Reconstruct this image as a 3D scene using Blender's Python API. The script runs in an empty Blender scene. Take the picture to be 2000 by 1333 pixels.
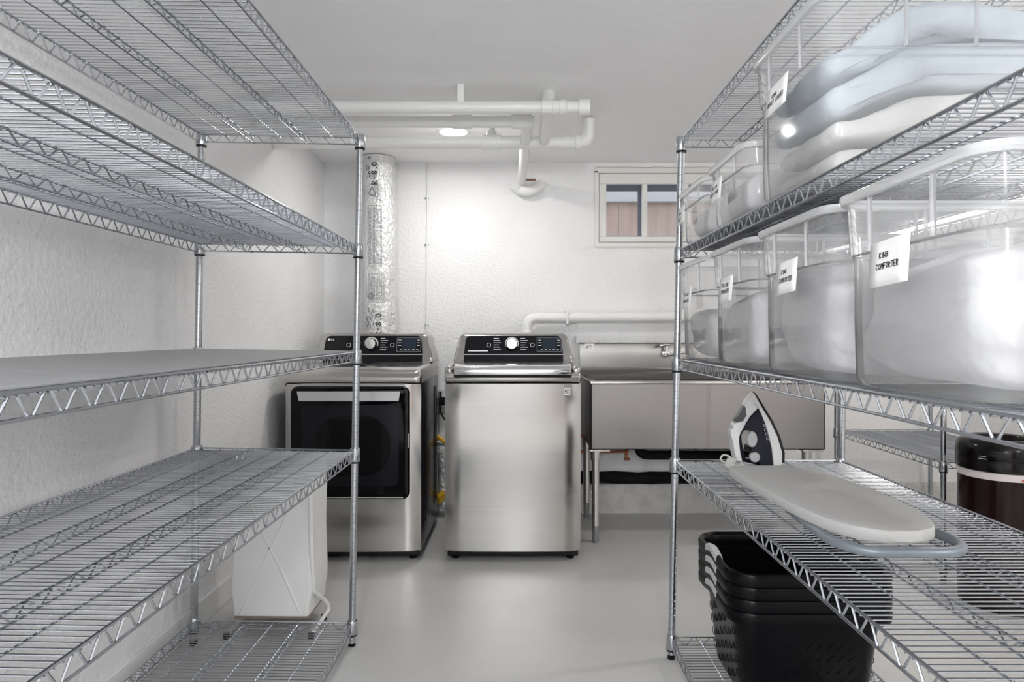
import bpy, bmesh, math, random
from mathutils import Vector, Matrix, noise
random.seed(7)
PI = math.pi
C = bpy.context.scene.collection
sc = bpy.context.scene

# ------------------------------------------------------------------ camera
F = 1300.0                      # focal length in pixels of the 2000 px frame
CAMZ = 1.15
cam_d = bpy.data.cameras.new('camera')
cam = bpy.data.objects.new('camera', cam_d)
C.objects.link(cam)
cam.location = (0, 0, CAMZ)
cam.rotation_euler = (PI/2, 0, 0)
cam_d.sensor_width = 36.0
cam_d.lens = F/2000*36.0
cam_d.shift_x = -15/2000
cam_d.shift_y = -15.5/2000
cam_d.clip_start = 0.02
sc.camera = cam

# ------------------------------------------------------------------ world, exposure
w = bpy.data.worlds.new('world'); sc.world = w; w.use_nodes = True
bgn = w.node_tree.nodes['Background']
bgn.inputs[0].default_value = (0.85, 0.92, 1.0, 1)
bgn.inputs[1].default_value = 2.6
sc.view_settings.view_transform = 'Standard'
sc.view_settings.look = 'None'
sc.view_settings.exposure = 0.25
sc.view_settings.gamma = 1.0
sc.cycles.transparent_max_bounces = 32
sc.cycles.max_bounces = 14
sc.cycles.diffuse_bounces = 6

ROOM_X0, ROOM_X1 = -1.262, 2.85
ROOM_Y0, WALL_Y = -2.6, 4.30
CEIL = 2.25

# lamps: recessed discs (x, y, watts, diameter) and unseen opal globes added to fill in light (x, y, z, watts)
LAMPS = [(-0.36, 3.62, 6.8, 0.15), (2.15, 2.75, 12, 0.17)]  # second disc is unseen, added to light the room
FILL_GLOBES = [(-.25, -0.10, 1.66, 24), (0.0, -1.6, 1.62, 98), (2.30, -0.2, 1.66, 38)]
for (lx, ly, p, dia) in LAMPS:
    ld = bpy.data.lights.new('downlight_glow', 'AREA'); ld.shape = 'DISK'; ld.size = dia
    ld.energy = p; ld.color = (1.0, 0.985, 0.96) if lx < 1 else (1.0, 0.93, 0.84)
    lo = bpy.data.objects.new('downlight_glow', ld); C.objects.link(lo)
    lo.location = (lx, ly, CEIL-0.022)
for (lx, ly, lz, p) in FILL_GLOBES:
    ld = bpy.data.lights.new('fill_globe_glow', 'POINT'); ld.shadow_soft_size = .10
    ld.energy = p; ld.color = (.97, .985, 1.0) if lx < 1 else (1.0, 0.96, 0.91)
    lo = bpy.data.objects.new('fill_globe_glow', ld); C.objects.link(lo)
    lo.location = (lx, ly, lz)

# ------------------------------------------------------------------ materials
def lin(c):
    return tuple(((v/255)/12.92 if v/255 <= 0.04045 else ((v/255+0.055)/1.055)**2.4) for v in c)
def mat(name, rgb, rough=0.5, metal=0.0, bump=None, alpha=1.0, spec=0.5, emit=None, coat=0.0, vary=None, bump2=None, trans=0.0, aniso=None):
    m = bpy.data.materials.new(name); m.use_nodes = True
    nt = m.node_tree; b = nt.nodes['Principled BSDF']
    col = tuple(rgb)+(1,)
    b.inputs['Base Color'].default_value = col
    b.inputs['Roughness'].default_value = rough
    b.inputs['Metallic'].default_value = metal
    b.inputs['Alpha'].default_value = alpha
    b.inputs['Specular IOR Level'].default_value = spec
    b.inputs['Coat Weight'].default_value = coat
    b.inputs['Transmission Weight'].default_value = trans
    tc = nt.nodes.new('ShaderNodeTexCoord')
    if emit:
        b.inputs['Emission Color'].default_value = tuple(emit[0])+(1,)
        b.inputs['Emission Strength'].default_value = emit[1]
    prev = None
    for bb in (bump, bump2):
        if not bb: continue
        scale, strength, dist, detail = bb[:4]
        n = nt.nodes.new('ShaderNodeTexNoise'); n.inputs['Scale'].default_value = scale
        n.inputs['Detail'].default_value = detail
        if len(bb) > 4:
            mp = nt.nodes.new('ShaderNodeMapping'); mp.inputs['Scale'].default_value = bb[4]
            nt.links.new(tc.outputs['Object'], mp.inputs['Vector']); nt.links.new(mp.outputs[0], n.inputs['Vector'])
        else:
            nt.links.new(tc.outputs['Object'], n.inputs['Vector'])
        bn = nt.nodes.new('ShaderNodeBump'); bn.inputs['Strength'].default_value = strength
        bn.inputs['Distance'].default_value = dist
        nt.links.new(n.outputs['Fac'], bn.inputs['Height'])
        if prev: nt.links.new(prev.outputs[0], bn.inputs['Normal'])
        prev = bn
    if prev: nt.links.new(prev.outputs[0], b.inputs['Normal'])
    if vary:
        scale, rgb2, lo, hi = vary[:4]
        n = nt.nodes.new('ShaderNodeTexNoise'); n.inputs['Scale'].default_value = scale; n.inputs['Detail'].default_value = 5
        if len(vary) > 4:
            mp = nt.nodes.new('ShaderNodeMapping'); mp.inputs['Scale'].default_value = vary[4]
            nt.links.new(tc.outputs['Object'], mp.inputs['Vector']); nt.links.new(mp.outputs[0], n.inputs['Vector'])
        else:
            nt.links.new(tc.outputs['Object'], n.inputs['Vector'])
        r = nt.nodes.new('ShaderNodeValToRGB')
        r.color_ramp.elements[0].position = lo; r.color_ramp.elements[0].color = col
        r.color_ramp.elements[1].position = hi; r.color_ramp.elements[1].color = tuple(rgb2)+(1,)
        nt.links.new(n.outputs['Fac'], r.inputs['Fac']); nt.links.new(r.outputs[0], b.inputs['Base Color'])
    return m
M = {}
M['wall'] = mat('wall_paint', (.83,.83,.835), .75, bump=(60,.6,.010,6), bump2=(9,.12,.02,3), vary=(3,(.79,.79,.79),.45,.75))
M['ceiling'] = mat('ceiling_paint', (.89,.89,.895), .6, bump=(28,.18,.012,6), bump2=(5,.15,.03,2), vary=(4,(.87,.87,.87),.4,.8))
M['floor'] = mat('floor_paint', (.54,.54,.535), .32, bump=(6,.12,.01,3), bump2=(90,.08,.003,2), vary=(2.2,(.49,.488,.48),.4,.7))
M['ledge'] = mat('rough_cement', (.58,.57,.55), .9, bump=(60,.8,.01,8), vary=(12,(.42,.41,.40),.45,.8))
M['base'] = mat('baseboard_paint', (.78,.78,.78), .5)
M['trim'] = mat('window_paint', (.76,.75,.72), .45, bump=(40,.2,.004,4))
M['chrome'] = mat('chrome_wire', (.47,.49,.525), .2, 1.0)
M['chromepost'] = mat('chrome_post', (.48,.50,.52), .24, 1.0)
M['black'] = mat('black_plastic', (.006,.006,.007), .4, spec=.3)
M['liner'] = mat('grey_liner', (.30,.305,.31), .38, bump=(7,.12,.02,3,(1,6,1)), vary=(5,(.24,.245,.25),.4,.7,(1,5,1)))
M['pipe'] = mat('painted_pipe', (.80,.80,.79), .33, bump=(25,.1,.004,3))
M['rust'] = mat('rust', (.22,.12,.07), .9)
def steel(name, rgb, rough, axis='Z', an=.85):
    m = mat(name, rgb, rough, 1.0, bump=(2.0,.15,.01,2), vary=(1.0,tuple(v*.93 for v in rgb),.35,.7,(2,2,260)))
    nt = m.node_tree; b = nt.nodes['Principled BSDF']
    tn = nt.nodes.new('ShaderNodeTangent'); tn.direction_type = 'RADIAL'; tn.axis = axis
    b.inputs['Anisotropic'].default_value = an
    nt.links.new(tn.outputs[0], b.inputs['Tangent'])
    return m
M['steel'] = steel('brushed_steel', (.52,.505,.485), .17)
M['steel_d'] = steel('dark_brushed_steel', (.32,.29,.28), .26)
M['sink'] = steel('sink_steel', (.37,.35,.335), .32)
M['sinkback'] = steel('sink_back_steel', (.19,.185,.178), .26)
M['chrome_s'] = mat('polished_chrome', (.78,.78,.78), .12, 1.0)
M['greycase'] = mat('grey_cabinet', (.30,.30,.29), .35, .6)
M['darkside'] = mat('dark_enamel', (.008,.009,.014), .2, spec=.35)
M['glossblack'] = mat('gloss_black', (.003,.003,.005), .07, spec=.35)
M['doorglass'] = mat('door_glass', (.001,.001,.002), .05, spec=.22)
M['doorinner'] = mat('door_inner_glass', (.007,.008,.012), .14, spec=.22)
M['silver'] = mat('silver_plastic', (.60,.60,.60), .35, .25)
M['print'] = mat('white_print', (.75,.77,.8), .5)
M['printdim'] = mat('grey_print', (.30,.33,.37), .5)
M['lcd'] = mat('display_window', (.012,.02,.035), .1)
M['paper'] = mat('paper', (.86,.86,.86), .8)
M['ink'] = mat('ink', (.01,.01,.012), .6)
M['inksoft'] = mat('soft_ink', (.16,.16,.17), .6)
M['foil'] = mat('foil_wrap', (.78,.78,.78), .3, .55, bump=(60,.8,.015,6,(1,1,.8)), bump2=(14,.6,.03,3,(1,1,.6)))
M['copper'] = mat('copper_pipe', (.45,.16,.08), .35, .7)
M['mattblack'] = mat('matt_black_and_gap_shade', (.006,.006,.006), .8, spec=.2, bump=(30,.6,.02,4))  # black parts, and the shade of the gap above the ledge
M['yellow'] = mat('yellow_hose', (.75,.42,.02), .4)
M['greypipe'] = mat('grey_galvanised', (.30,.31,.31), .4, .6)
M['galv'] = mat('galvanised_leg', (.62,.61,.58), .3, .85, bump=(40,.1,.003,2))
M['canvas'] = mat('hamper_canvas', (.78,.78,.77), .85, bump=(5,.3,.02,3), bump2=(300,.2,.002,2))
M['hampertube'] = mat('white_tube', (.80,.80,.78), .35)
M['beige'] = mat('brown_lining', (.30,.24,.19), .8)
M['blacktub'] = mat('black_tub', (.0015,.0016,.0025), .27, spec=.14, bump=(120,.1,.002,2))
M['grip'] = mat('grey_grip', (.48,.49,.50), .5)
M['boardcloth'] = mat('ironing_cloth', (.50,.495,.485), .85, bump=(6,.35,.015,3), bump2=(280,.15,.002,2))
M['greytube'] = mat('grey_tube', (.22,.25,.28), .35, .2)
M['ironwhite'] = mat('iron_white', (.74,.74,.74), .25, coat=.3)
M['ironnavy'] = mat('iron_navy', (.004,.005,.015), .22, spec=.25)
M['irondial'] = mat('iron_dial', (.46,.47,.48), .35)
M['cord'] = mat('iron_cord', (.62,.61,.58), .7)
M['smoke'] = mat('smoked_tank', (.05,.055,.07), .12, alpha=.8, coat=.5)
M['bag'] = mat('bin_bag', (.72,.66,.66), .5)
M['red'] = mat('red_plastic', (.55,.05,.02), .4)
M['bincan'] = mat('glossy_brown_can', (.012,.004,.004), .16, 0, spec=.25)
M['binlid'] = mat('glossy_black_lid', (.003,.002,.002), .17, spec=.28)
M['fabric_w'] = mat('white_comforter', (.70,.70,.71), .9, bump=(7,.6,.05,4), bump2=(2.5,.6,.15,2,(3,1,1)))
M['fabric_o'] = mat('off_white_cotton', (.70,.69,.67), .9, bump=(9,.5,.03,4), bump2=(350,.15,.001,2))
M['fabric_b'] = mat('blue_grey_linen', (.53,.60,.665), .9, bump=(9,.45,.03,4), bump2=(350,.2,.001,2))
M['fence'] = mat('fence_wood', (.42,.29,.23), .8, vary=(3,(.30,.20,.16),.35,.7,(6,1,.5)), bump=(12,.3,.01,4,(6,1,.5)))
M['fencerail'] = mat('fence_rail', (.42,.40,.40), .8)
M['doorwood'] = mat('door_wood', (.22,.11,.07), .4, bump=(8,.2,.01,3,(6,1,.6)))
M['blueframe'] = mat('navy_frame', (.015,.03,.085), .35)
M['whitepl'] = mat('white_plastic', (.78,.78,.78), .4)
M['knobface'] = mat('knob_metal', (.62,.61,.58), .28, 1.0)
def glowmat():
    m = bpy.data.materials.new('lamp_lens'); m.use_nodes = True
    b = m.node_tree.nodes['Principled BSDF']
    b.inputs['Base Color'].default_value = (.9,.9,.9,1)
    b.inputs['Emission Color'].default_value = (1,.99,.97,1); b.inputs['Emission Strength'].default_value = 6
    return m
M['lens'] = glowmat()
def globemat():
    m = bpy.data.materials.new('fill_globe_opal'); m.use_nodes = True
    nt = m.node_tree; out = nt.nodes['Material Output']
    tp = nt.nodes.new('ShaderNodeBsdfTransparent'); b = nt.nodes['Principled BSDF']
    b.inputs['Base Color'].default_value = (.9,.9,.9,1); b.inputs['Emission Color'].default_value = (1,.99,.97,1); b.inputs['Emission Strength'].default_value = 5
    mx = nt.nodes.new('ShaderNodeMixShader'); mx.inputs[0].default_value = .3
    nt.links.new(tp.outputs[0], mx.inputs[1]); nt.links.new(b.outputs[0], mx.inputs[2]); nt.links.new(mx.outputs[0], out.inputs[0])
    return m
M['globe'] = globemat()
def clear(name, alpha, rough=.12, tint=(.88,.89,.90), spec=.5):
    m = bpy.data.materials.new(name); m.use_nodes = True
    nt = m.node_tree; b = nt.nodes['Principled BSDF']
    b.inputs['Base Color'].default_value = tint+(1,)
    b.inputs['Roughness'].default_value = rough
    b.inputs['Alpha'].default_value = alpha
    b.inputs['Specular IOR Level'].default_value = spec
    b.inputs['Subsurface Weight'].default_value = 0
    # milky plastic also lets light through: mix in translucency
    out = nt.nodes['Material Output']
    tr = nt.nodes.new('ShaderNodeBsdfTranslucent'); tr.inputs[0].default_value = tint+(1,)
    tp = nt.nodes.new('ShaderNodeBsdfTransparent')
    mx = nt.nodes.new('ShaderNodeMixShader'); mx.inputs[0].default_value = alpha*.9
    nt.links.new(tp.outputs[0], mx.inputs[1]); nt.links.new(tr.outputs[0], mx.inputs[2])
    m2 = nt.nodes.new('ShaderNodeMixShader'); m2.inputs[0].default_value = .45
    nt.links.new(b.outputs[0], m2.inputs[1]); nt.links.new(mx.outputs[0], m2.inputs[2])
    gl = nt.nodes.new('ShaderNodeBsdfGlossy'); gl.inputs['Roughness'].default_value = .08
    fr = nt.nodes.new('ShaderNodeFresnel'); fr.inputs[0].default_value = 1.35
    m3 = nt.nodes.new('ShaderNodeMixShader')
    nt.links.new(fr.outputs[0], m3.inputs[0]); nt.links.new(m2.outputs[0], m3.inputs[1]); nt.links.new(gl.outputs[0], m3.inputs[2])
    nt.links.new(m3.outputs[0], out.inputs[0])
    return m
M['tub_clear'] = clear('clear_milky_plastic', .27, tint=(.93,.94,.95))
M['tub_rib'] = clear('milky_rib_plastic', .42, .25, (.94,.95,.96))
M['tub_rim'] = clear('milky_rim_plastic', .72, .25, (.93,.94,.95))
def glass(name):
    m = bpy.data.materials.new(name); m.use_nodes = True
    nt = m.node_tree; out = nt.nodes['Material Output']
    tp = nt.nodes.new('ShaderNodeBsdfTransparent'); tp.inputs[0].default_value = (.93,.95,.97,1)
    gl = nt.nodes.new('ShaderNodeBsdfGlossy'); gl.inputs['Roughness'].default_value = .03
    mx = nt.nodes.new('ShaderNodeMixShader'); mx.inputs[0].default_value = .12
    nt.links.new(tp.outputs[0], mx.inputs[1]); nt.links.new(gl.outputs[0], mx.inputs[2]); nt.links.new(mx.outputs[0], out.inputs[0])
    return m
M['glass'] = glass('window_glass')

# ------------------------------------------------------------------ mesh helpers
class MB:
    def __init__(s): s.v = []; s.f = []; s.sm = []
    def add(s, vs, fs, smooth=True):
        o = len(s.v); s.v += [tuple(v) for v in vs]
        for f in fs: s.f.append(tuple(i+o for i in f)); s.sm.append(smooth)
        return s
    def box(s, x0, x1, y0, y1, z0, z1):
        vs = [(x,y,z) for z in (z0,z1) for y in (y0,y1) for x in (x0,x1)]
        return s.add(vs, [(0,2,3,1),(4,5,7,6),(0,1,5,4),(2,6,7,3),(0,4,6,2),(1,3,7,5)], False)
    def rbox(s, x0, x1, y0, y1, z0, z1, r=.01, seg=3):
        bm = bmesh.new()
        bmesh.ops.create_cube(bm, size=1)
        for v in bm.verts:
            v.co = Vector((x0+(v.co.x+.5)*(x1-x0), y0+(v.co.y+.5)*(y1-y0), z0+(v.co.z+.5)*(z1-z0)))
        bmesh.ops.bevel(bm, geom=bm.edges[:], offset=r, segments=seg, affect='EDGES', profile=.5)
        bm.verts.index_update()
        s.add([v.co[:] for v in bm.verts], [[v.index for v in f.verts] for f in bm.faces], True)
        bm.free(); return s
    def tube(s, pts, r, n=8, closed=False, cap=True):
        P = [Vector(p) for p in pts]; m = len(P)
        rs = r if isinstance(r, (list, tuple)) else [r]*m
        vs = []; up = None
        for i in range(m):
            if closed: t = (P[(i+1)%m]-P[i-1])
            else: t = (P[min(i+1,m-1)]-P[max(i-1,0)])
            t.normalize()
            if up is None:
                up = Vector((0,0,1)) if abs(t.z) < .9 else Vector((1,0,0))
            a = up - t*up.dot(t)
            if a.length < 1e-5: a = Vector((0,1,0)) - t*t.y
            a.normalize(); up = a; b = t.cross(a)
            for k in range(n):
                th = 2*PI*k/n
                vs.append(P[i] + (a*math.cos(th)+b*math.sin(th))*rs[i])
        fs = []
        for i in range(m if closed else m-1):
            j = (i+1)%m
            for k in range(n):
                k2 = (k+1)%n
                fs.append((i*n+k, i*n+k2, j*n+k2, j*n+k))
        if cap and not closed:
            fs.append(tuple(range(n-1,-1,-1))); fs.append(tuple(range((m-1)*n, m*n)))
        return s.add(vs, fs)
    def lathe(s, prof, cx=0, cy=0, n=32, sx=1, sy=1, capb=True, capt=True, ax='z'):
        vs = []
        for (r, z) in prof:
            for k in range(n):
                th = 2*PI*k/n
                a, b = r*math.cos(th)*sx, r*math.sin(th)*sy
                if ax == 'z': vs.append((cx+a, cy+b, z))
                elif ax == 'y': vs.append((cx+a, z, cy+b))     # axis along y: cx,cy are x,z
                else: vs.append((z, cx+a, cy+b))
        fs = []
        m = len(prof)
        for i in range(m-1):
            for k in range(n):
                k2 = (k+1)%n; fs.append((i*n+k, i*n+k2, (i+1)*n+k2, (i+1)*n+k))
        if capb: fs.append(tuple(range(n-1,-1,-1)))
        if capt: fs.append(tuple(range((m-1)*n, m*n)))
        return s.add(vs, fs)
    def loft(s, rings, capb=True, capt=True, smooth=True):
        n = len(rings[0]); vs = [v for r in rings for v in r]; fs = []
        for i in range(len(rings)-1):
            for k in range(n):
                k2 = (k+1)%n; fs.append((i*n+k, i*n+k2, (i+1)*n+k2, (i+1)*n+k))
        if capb: fs.append(tuple(range(n-1,-1,-1)))
        if capt: fs.append(tuple(range((len(rings)-1)*n, len(rings)*n)))
        return s.add(vs, fs, smooth)
    def plate(s, poly, y0, y1):
        """poly in (x,z); extruded from y0 to y1 (numbers or functions of (x,z))"""
        g = lambda y, p: y(p[0], p[1]) if callable(y) else y
        n = len(poly)
        vs = [(p[0], g(y0,p), p[1]) for p in poly]+[(p[0], g(y1,p), p[1]) for p in poly]
        fs = [tuple(range(n)), tuple(range(2*n-1, n-1, -1))]
        for k in range(n):
            k2 = (k+1)%n; fs.append((k, k+n, k2+n, k2))
        return s.add(vs, fs, False)
    def quad(s, a, b, c, d): return s.add([a,b,c,d], [(0,1,2,3)], False)
    def build(s, name, m, parent=None, bevel=0, auto=True):
        me = bpy.data.meshes.new(name); me.from_pydata(s.v, [], s.f)
        me.polygons.foreach_set('use_smooth', s.sm)
        bm = bmesh.new(); bm.from_mesh(me); bmesh.ops.recalc_face_normals(bm, faces=bm.faces[:])
        bm.to_mesh(me); bm.free()
        if auto:
            try: me.set_sharp_from_angle(angle=math.radians(38))
            except Exception: pass
        me.materials.append(M[m]); me.update()
        o = bpy.data.objects.new(name, me); C.objects.link(o)
        if parent: o.parent = parent
        if bevel:
            b = o.modifiers.new('bevel','BEVEL'); b.width = bevel; b.segments = 2; b.limit_method = 'ANGLE'
        return o
def tag(o, label=None, cat=None, group=None, kind=None):
    if label: o['label'] = label
    if cat: o['category'] = cat
    if group: o['group'] = group
    if kind: o['kind'] = kind
    return o
def thing(name, label, cat, loc=(0,0,0), rz=0, group=None):
    o = bpy.data.objects.new(name, None); C.objects.link(o); o.empty_display_size = .05
    o.location = loc; o.rotation_euler = (0,0,rz)
    return tag(o, label, cat, group)
def struct(o): o['kind'] = 'structure'; return o
def copy_tree(o, parent=None):
    c = o.copy(); C.objects.link(c); c.parent = parent
    for ch in list(o.children): copy_tree(ch, c)
    return c
def rrect(x0, x1, y0, y1, r, n=6):
    """rounded rectangle points counter-clockwise"""
    out = []
    for (cx, cy, a0) in ((x1-r,y0+r,-PI/2),(x1-r,y1-r,0),(x0+r,y1-r,PI/2),(x0+r,y0+r,PI)):
        for k in range(n+1):
            a = a0+PI/2*k/n; out.append((cx+r*math.cos(a), cy+r*math.sin(a)))
    return out
def arc(p0, p1, p2, n=8):
    """quadratic bend"""
    a,b,c = Vector(p0),Vector(p1),Vector(p2)
    return [((1-t)**2*a+2*t*(1-t)*b+t*t*c)[:] for t in [k/n for k in range(n+1)]]
def P(x, y, Y):
    """world point seen at photo pixel (x,y) at depth Y, used for placing things"""
    return ((x-1015)*Y/F, Y, CAMZ+(651-y)*Y/F)

# stroke letters, unit box 0..1 x 0..1
GL = {
'K':[[(0,0),(0,1)],[(.8,1),(0,.45),(.8,0)]], 'I':[[(.4,0),(.4,1)]], 'N':[[(0,0),(0,1),(.75,0),(.75,1)]],
'G':[[(.8,.85),(.4,1),(0,.5),(.35,0),(.8,.2),(.8,.5),(.45,.5)]], 'C':[[(.8,.85),(.35,1),(0,.5),(.35,0),(.8,.1)]],
'O':[[(.4,1),(0,.55),(.3,0),(.8,.35),(.7,.9),(.4,1)]], 'M':[[(0,0),(.1,1),(.45,.4),(.8,1),(.9,0)]],
'F':[[(0,0),(0,1),(.8,1)],[(0,.55),(.6,.55)]], 'R':[[(0,0),(0,1),(.7,.85),(.6,.55),(0,.5),(.8,0)]],
'T':[[(0,1),(.9,1)],[(.45,1),(.45,0)]], 'E':[[(.75,1),(0,1),(0,0),(.75,0)],[(0,.5),(.6,.5)]],
'D':[[(0,0),(0,1),(.6,.85),(.8,.45),(.5,.05),(0,0)]], 'U':[[(0,1),(.05,.15),(.4,0),(.75,.2),(.75,1)]],
'V':[[(0,1),(.4,0),(.8,1)]], 'S':[[(.75,.9),(.3,1),(.05,.75),(.65,.35),(.5,0),(0,.1)]],
'L':[[(0,1),(0,0),(.7,0)]], 'Q':[[(.4,1),(0,.55),(.3,0),(.8,.35),(.7,.9),(.4,1)],[(.5,.3),(.85,-.1)]],
'/':[[(0,-.05),(.6,1.05)]], '-':[[(.1,.5),(.6,.5)]], '8':[[(.4,.5),(.05,.75),(.4,1),(.75,.75),(.4,.5),(0,.22),(.4,0),(.8,.22),(.4,.5)]],
'0':[[(.4,1),(.05,.7),(.05,.3),(.4,0),(.75,.3),(.75,.7),(.4,1)]], '.':[[(.3,0),(.38,.1)]], '1':[[(.1,.75),(.45,1),(.45,0)]],
' ':[], 
}
def strokes(mb, text, h, fn, wd=.14, adv=1.08, aspect=.72, jitter=0.0):
    """flat pen strokes; fn(u,v,lift) maps text coordinates to a point"""
    x = 0; rnd = random.Random(text)
    for ch in text:
        for st in GL.get(ch, []):
            pts = [Vector((x+px*h*aspect+rnd.uniform(-1,1)*jitter*h, py*h+rnd.uniform(-1,1)*jitter*h, 0)) for px,py in st]
            for a, b in zip(pts[:-1], pts[1:]):
                d = (b-a); 
                if d.length < 1e-6: continue
                d.normalize(); nn = Vector((-d.y, d.x, 0))*h*wd/2; e = d*h*wd*.4
                q = [a-e-nn, b+e-nn, b+e+nn, a-e+nn]
                mb.add([fn(p.x, p.y) for p in q], [(0,1,2,3)], False)
        x += h*aspect*adv*(.65 if ch in '.I1' else 1.0)+h*.12
    return x

# ------------------------------------------------------------------ room shell
T = .12
struct(MB().box(ROOM_X0-T, ROOM_X1+T, ROOM_Y0-T, WALL_Y+T, -.1, 0).build('floor', 'floor'))
struct(MB().box(ROOM_X0-T, ROOM_X1+T, ROOM_Y0-T, WALL_Y+T, CEIL, CEIL+.1).build('ceiling', 'ceiling'))
struct(MB().box(ROOM_X0-T, ROOM_X0, ROOM_Y0, WALL_Y, 0, CEIL).build('wall_left', 'wall'))
struct(MB().box(ROOM_X1, ROOM_X1+T, ROOM_Y0, WALL_Y, 0, CEIL).build('wall_right', 'wall'))
struct(MB().box(ROOM_X0, ROOM_X1, ROOM_Y0-T, ROOM_Y0, 0, CEIL).build('wall_front', 'wall'))
# back wall with the window hole
WX0, WX1, WZ0, WZ1 = .503, 1.395, 1.728, 2.196
bw = MB()
bw.box(ROOM_X0, WX0, WALL_Y, WALL_Y+T, 0, CEIL).box(WX1, ROOM_X1, WALL_Y, WALL_Y+T, 0, CEIL)
bw.box(WX0, WX1, WALL_Y, WALL_Y+T, 0, WZ0).box(WX0, WX1, WALL_Y, WALL_Y+T, WZ1, CEIL)
struct(bw.build('wall_back', 'wall'))
# low cement ledge along the back wall under the sink
lm = MB(); n = 60
rings = []
for i in range(n+1):
    x = .30 + (ROOM_X1-.30)*i/n
    a = noise.noise(Vector((x*3, 0, 0)))*.006
    rings.append([(x, WALL_Y-.055+a, 0), (x, WALL_Y, 0), (x, WALL_Y, .185), (x, WALL_Y-.042+a, .183+a*.6), (x, WALL_Y-.052+a, .17)])
lm.loft(rings)
struct(lm.build('trim_1', 'ledge'))
struct(MB().box(ROOM_X0, ROOM_X0+.012, ROOM_Y0, WALL_Y, 0, .098).build('baseboard_left', 'base', bevel=.003))
struct(MB().rbox(.36, ROOM_X1-.01, WALL_Y-.02, WALL_Y, 1.086, 1.134, .004).build('trim_2', 'wall'))

# window
wf = MB()
o = .032
yy0, yy1 = WALL_Y-.012, WALL_Y+.02
wf.box(WX0-.02, WX1+.02, yy0, yy1, WZ1-.012, WZ1+.018).box(WX0-.02, WX1+.02, yy0-.006, yy1, WZ0-.022, WZ0+.006)
wf.box(WX0-.02, WX0+.006, yy0, yy1, WZ0, WZ1).box(WX1-.006, WX1+.02, yy0, yy1, WZ0, WZ1)
win = wf.build('window_1', 'trim', bevel=.002); struct(win)
sash = MB()
ix0, ix1, iz0, iz1 = WX0+.012, WX1-.012, WZ0+.012, WZ1-.035
fy0, fy1 = WALL_Y+.004, WALL_Y+.034
pz0, pz1 = 1.775, 2.115
sash.box(ix0, ix1, fy0, fy1, pz1, iz1+.022).box(ix0, ix1, fy0, fy1, iz0, pz0)
px = [(.56,.792),(.826,1.060),(1.094,1.336)]
sash.box(ix0, px[0][0], fy0, fy1, pz0, pz1).box(px[0][1], px[1][0], fy0, fy1, pz0, pz1)
sash.box(px[1][1], px[2][0], fy0, fy1, pz0, pz1).box(px[2][1], ix1, fy0, fy1, pz0, pz1)
sash.build('window_sash', 'trim', win, bevel=.003)
for a, b in px:
    MB().box(a, b, WALL_Y+.016, WALL_Y+.020, pz0, pz1).build('window_pane', 'glass', win)
for a, b in ((.56,.80),(.82,1.336)):
    st = MB(); y0, y1 = WALL_Y+.06, WALL_Y+.085
    st.box(a-.03, b+.02, y0, y1, 2.082, 2.16).box(a-.03, b+.02, y0, y1, 1.70, 1.786)
    st.box(b-.024, b+.004, y0, y1, 1.70, 2.16)
    st.build('storm_frame', 'blueframe', win)
dr1 = MB().rbox(.95, 1.80, ROOM_Y0, ROOM_Y0+.035, 0, 2.03, .004).build('added_door_1', 'doorwood'); struct(dr1)  # unseen door, added for the steel fronts to reflect
MB().lathe([(.028,.035),(.028,.045),(.012,.05),(.012,.07),(.027,.075),(.03,.09),(.02,.10)], 1.72, .98, 20, ax='y').build('door_knob', 'chrome_s', dr1).location = (0, ROOM_Y0, 0)
# plaster crack above the window
ck = MB(); pts = []
for i in range(40):
    x = .49+i*(1.0/39); pts.append((x, WALL_Y-.0006, 2.222+.006*noise.noise(Vector((x*14,0,3)))))
ck.tube(pts, .0011, 4); struct(ck.build('trim_3', 'rust'))

# fence outside
fc = thing('wooden_fence', 'pale brown vertical board fence seen through the basement window', 'fence', (0,5.1,0))
for i in range(16):
    x = .1+i*.165
    MB().box(x, x+.163, 0, .02, 1.3, 2.40).build('fence_board', 'fence', fc)
MB().box(.1, 2.7, -.05, 0, 2.150, 2.232).build('fence_rail', 'fencerail', fc)
struct(MB().box(-1, 4, WALL_Y+T+.01, 9, 1.2, 1.35).build('ground_outside', 'ledge'))
bpy.data.objects['ground_outside'].name = 'trim_4'

# ------------------------------------------------------------------ ceiling lamps, real and added
def downlight(x, y, dia, label):
    t = thing('recessed_ceiling_light', label, 'ceiling light', (x, y, CEIL), group=None)
    r = dia/2
    MB().lathe([(r*.98,-.001),(r*.99,-.008),(r*1.12,-.010),(r*1.2,-.004),(r*1.22,0)], n=40, capb=False, capt=False).build('trim_ring', 'whitepl', t)
    MB().lathe([(.001,-.0075),(r,-.0075),(r*1.0,-.001)], n=40, capb=False, capt=False).build('lens', 'lens', t)
labs = ['bright round recessed ceiling light glowing above the pipes over the washer',
        'round recessed ceiling light beyond the right rack near the rubbish bin']
for (x, y, p, dia), lb in zip(LAMPS, labs): downlight(x, y, dia, lb)
for (x, y, z, p), lb in zip(FILL_GLOBES, ('round pendant globe lamp over the near aisle between the racks', 'round pendant globe lamp at the front of the room behind the racks', 'round pendant globe lamp on the right of the room beyond the right rack')):
    t = thing('unseen_fill_globe', lb, 'ceiling lamp', (x, y, CEIL))  # added fixture around each fill light, out of view
    MB().lathe([(.06,0),(.062,-.012),(.035,-.02),(.006,-.03),(.006,z-CEIL+.12),(.03,z-CEIL+.11),(.045,z-CEIL+.095)], n=32, capb=False, capt=False).build('fill_globe_stem', 'whitepl', t)
    MB().lathe([(.10*math.sin(PI*k/16)+.0005, z-CEIL-.10*math.cos(PI*k/16)) for k in range(16)], n=32, capb=False, capt=False).build('fill_globe_shell', 'globe', t).visible_shadow = True

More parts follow.
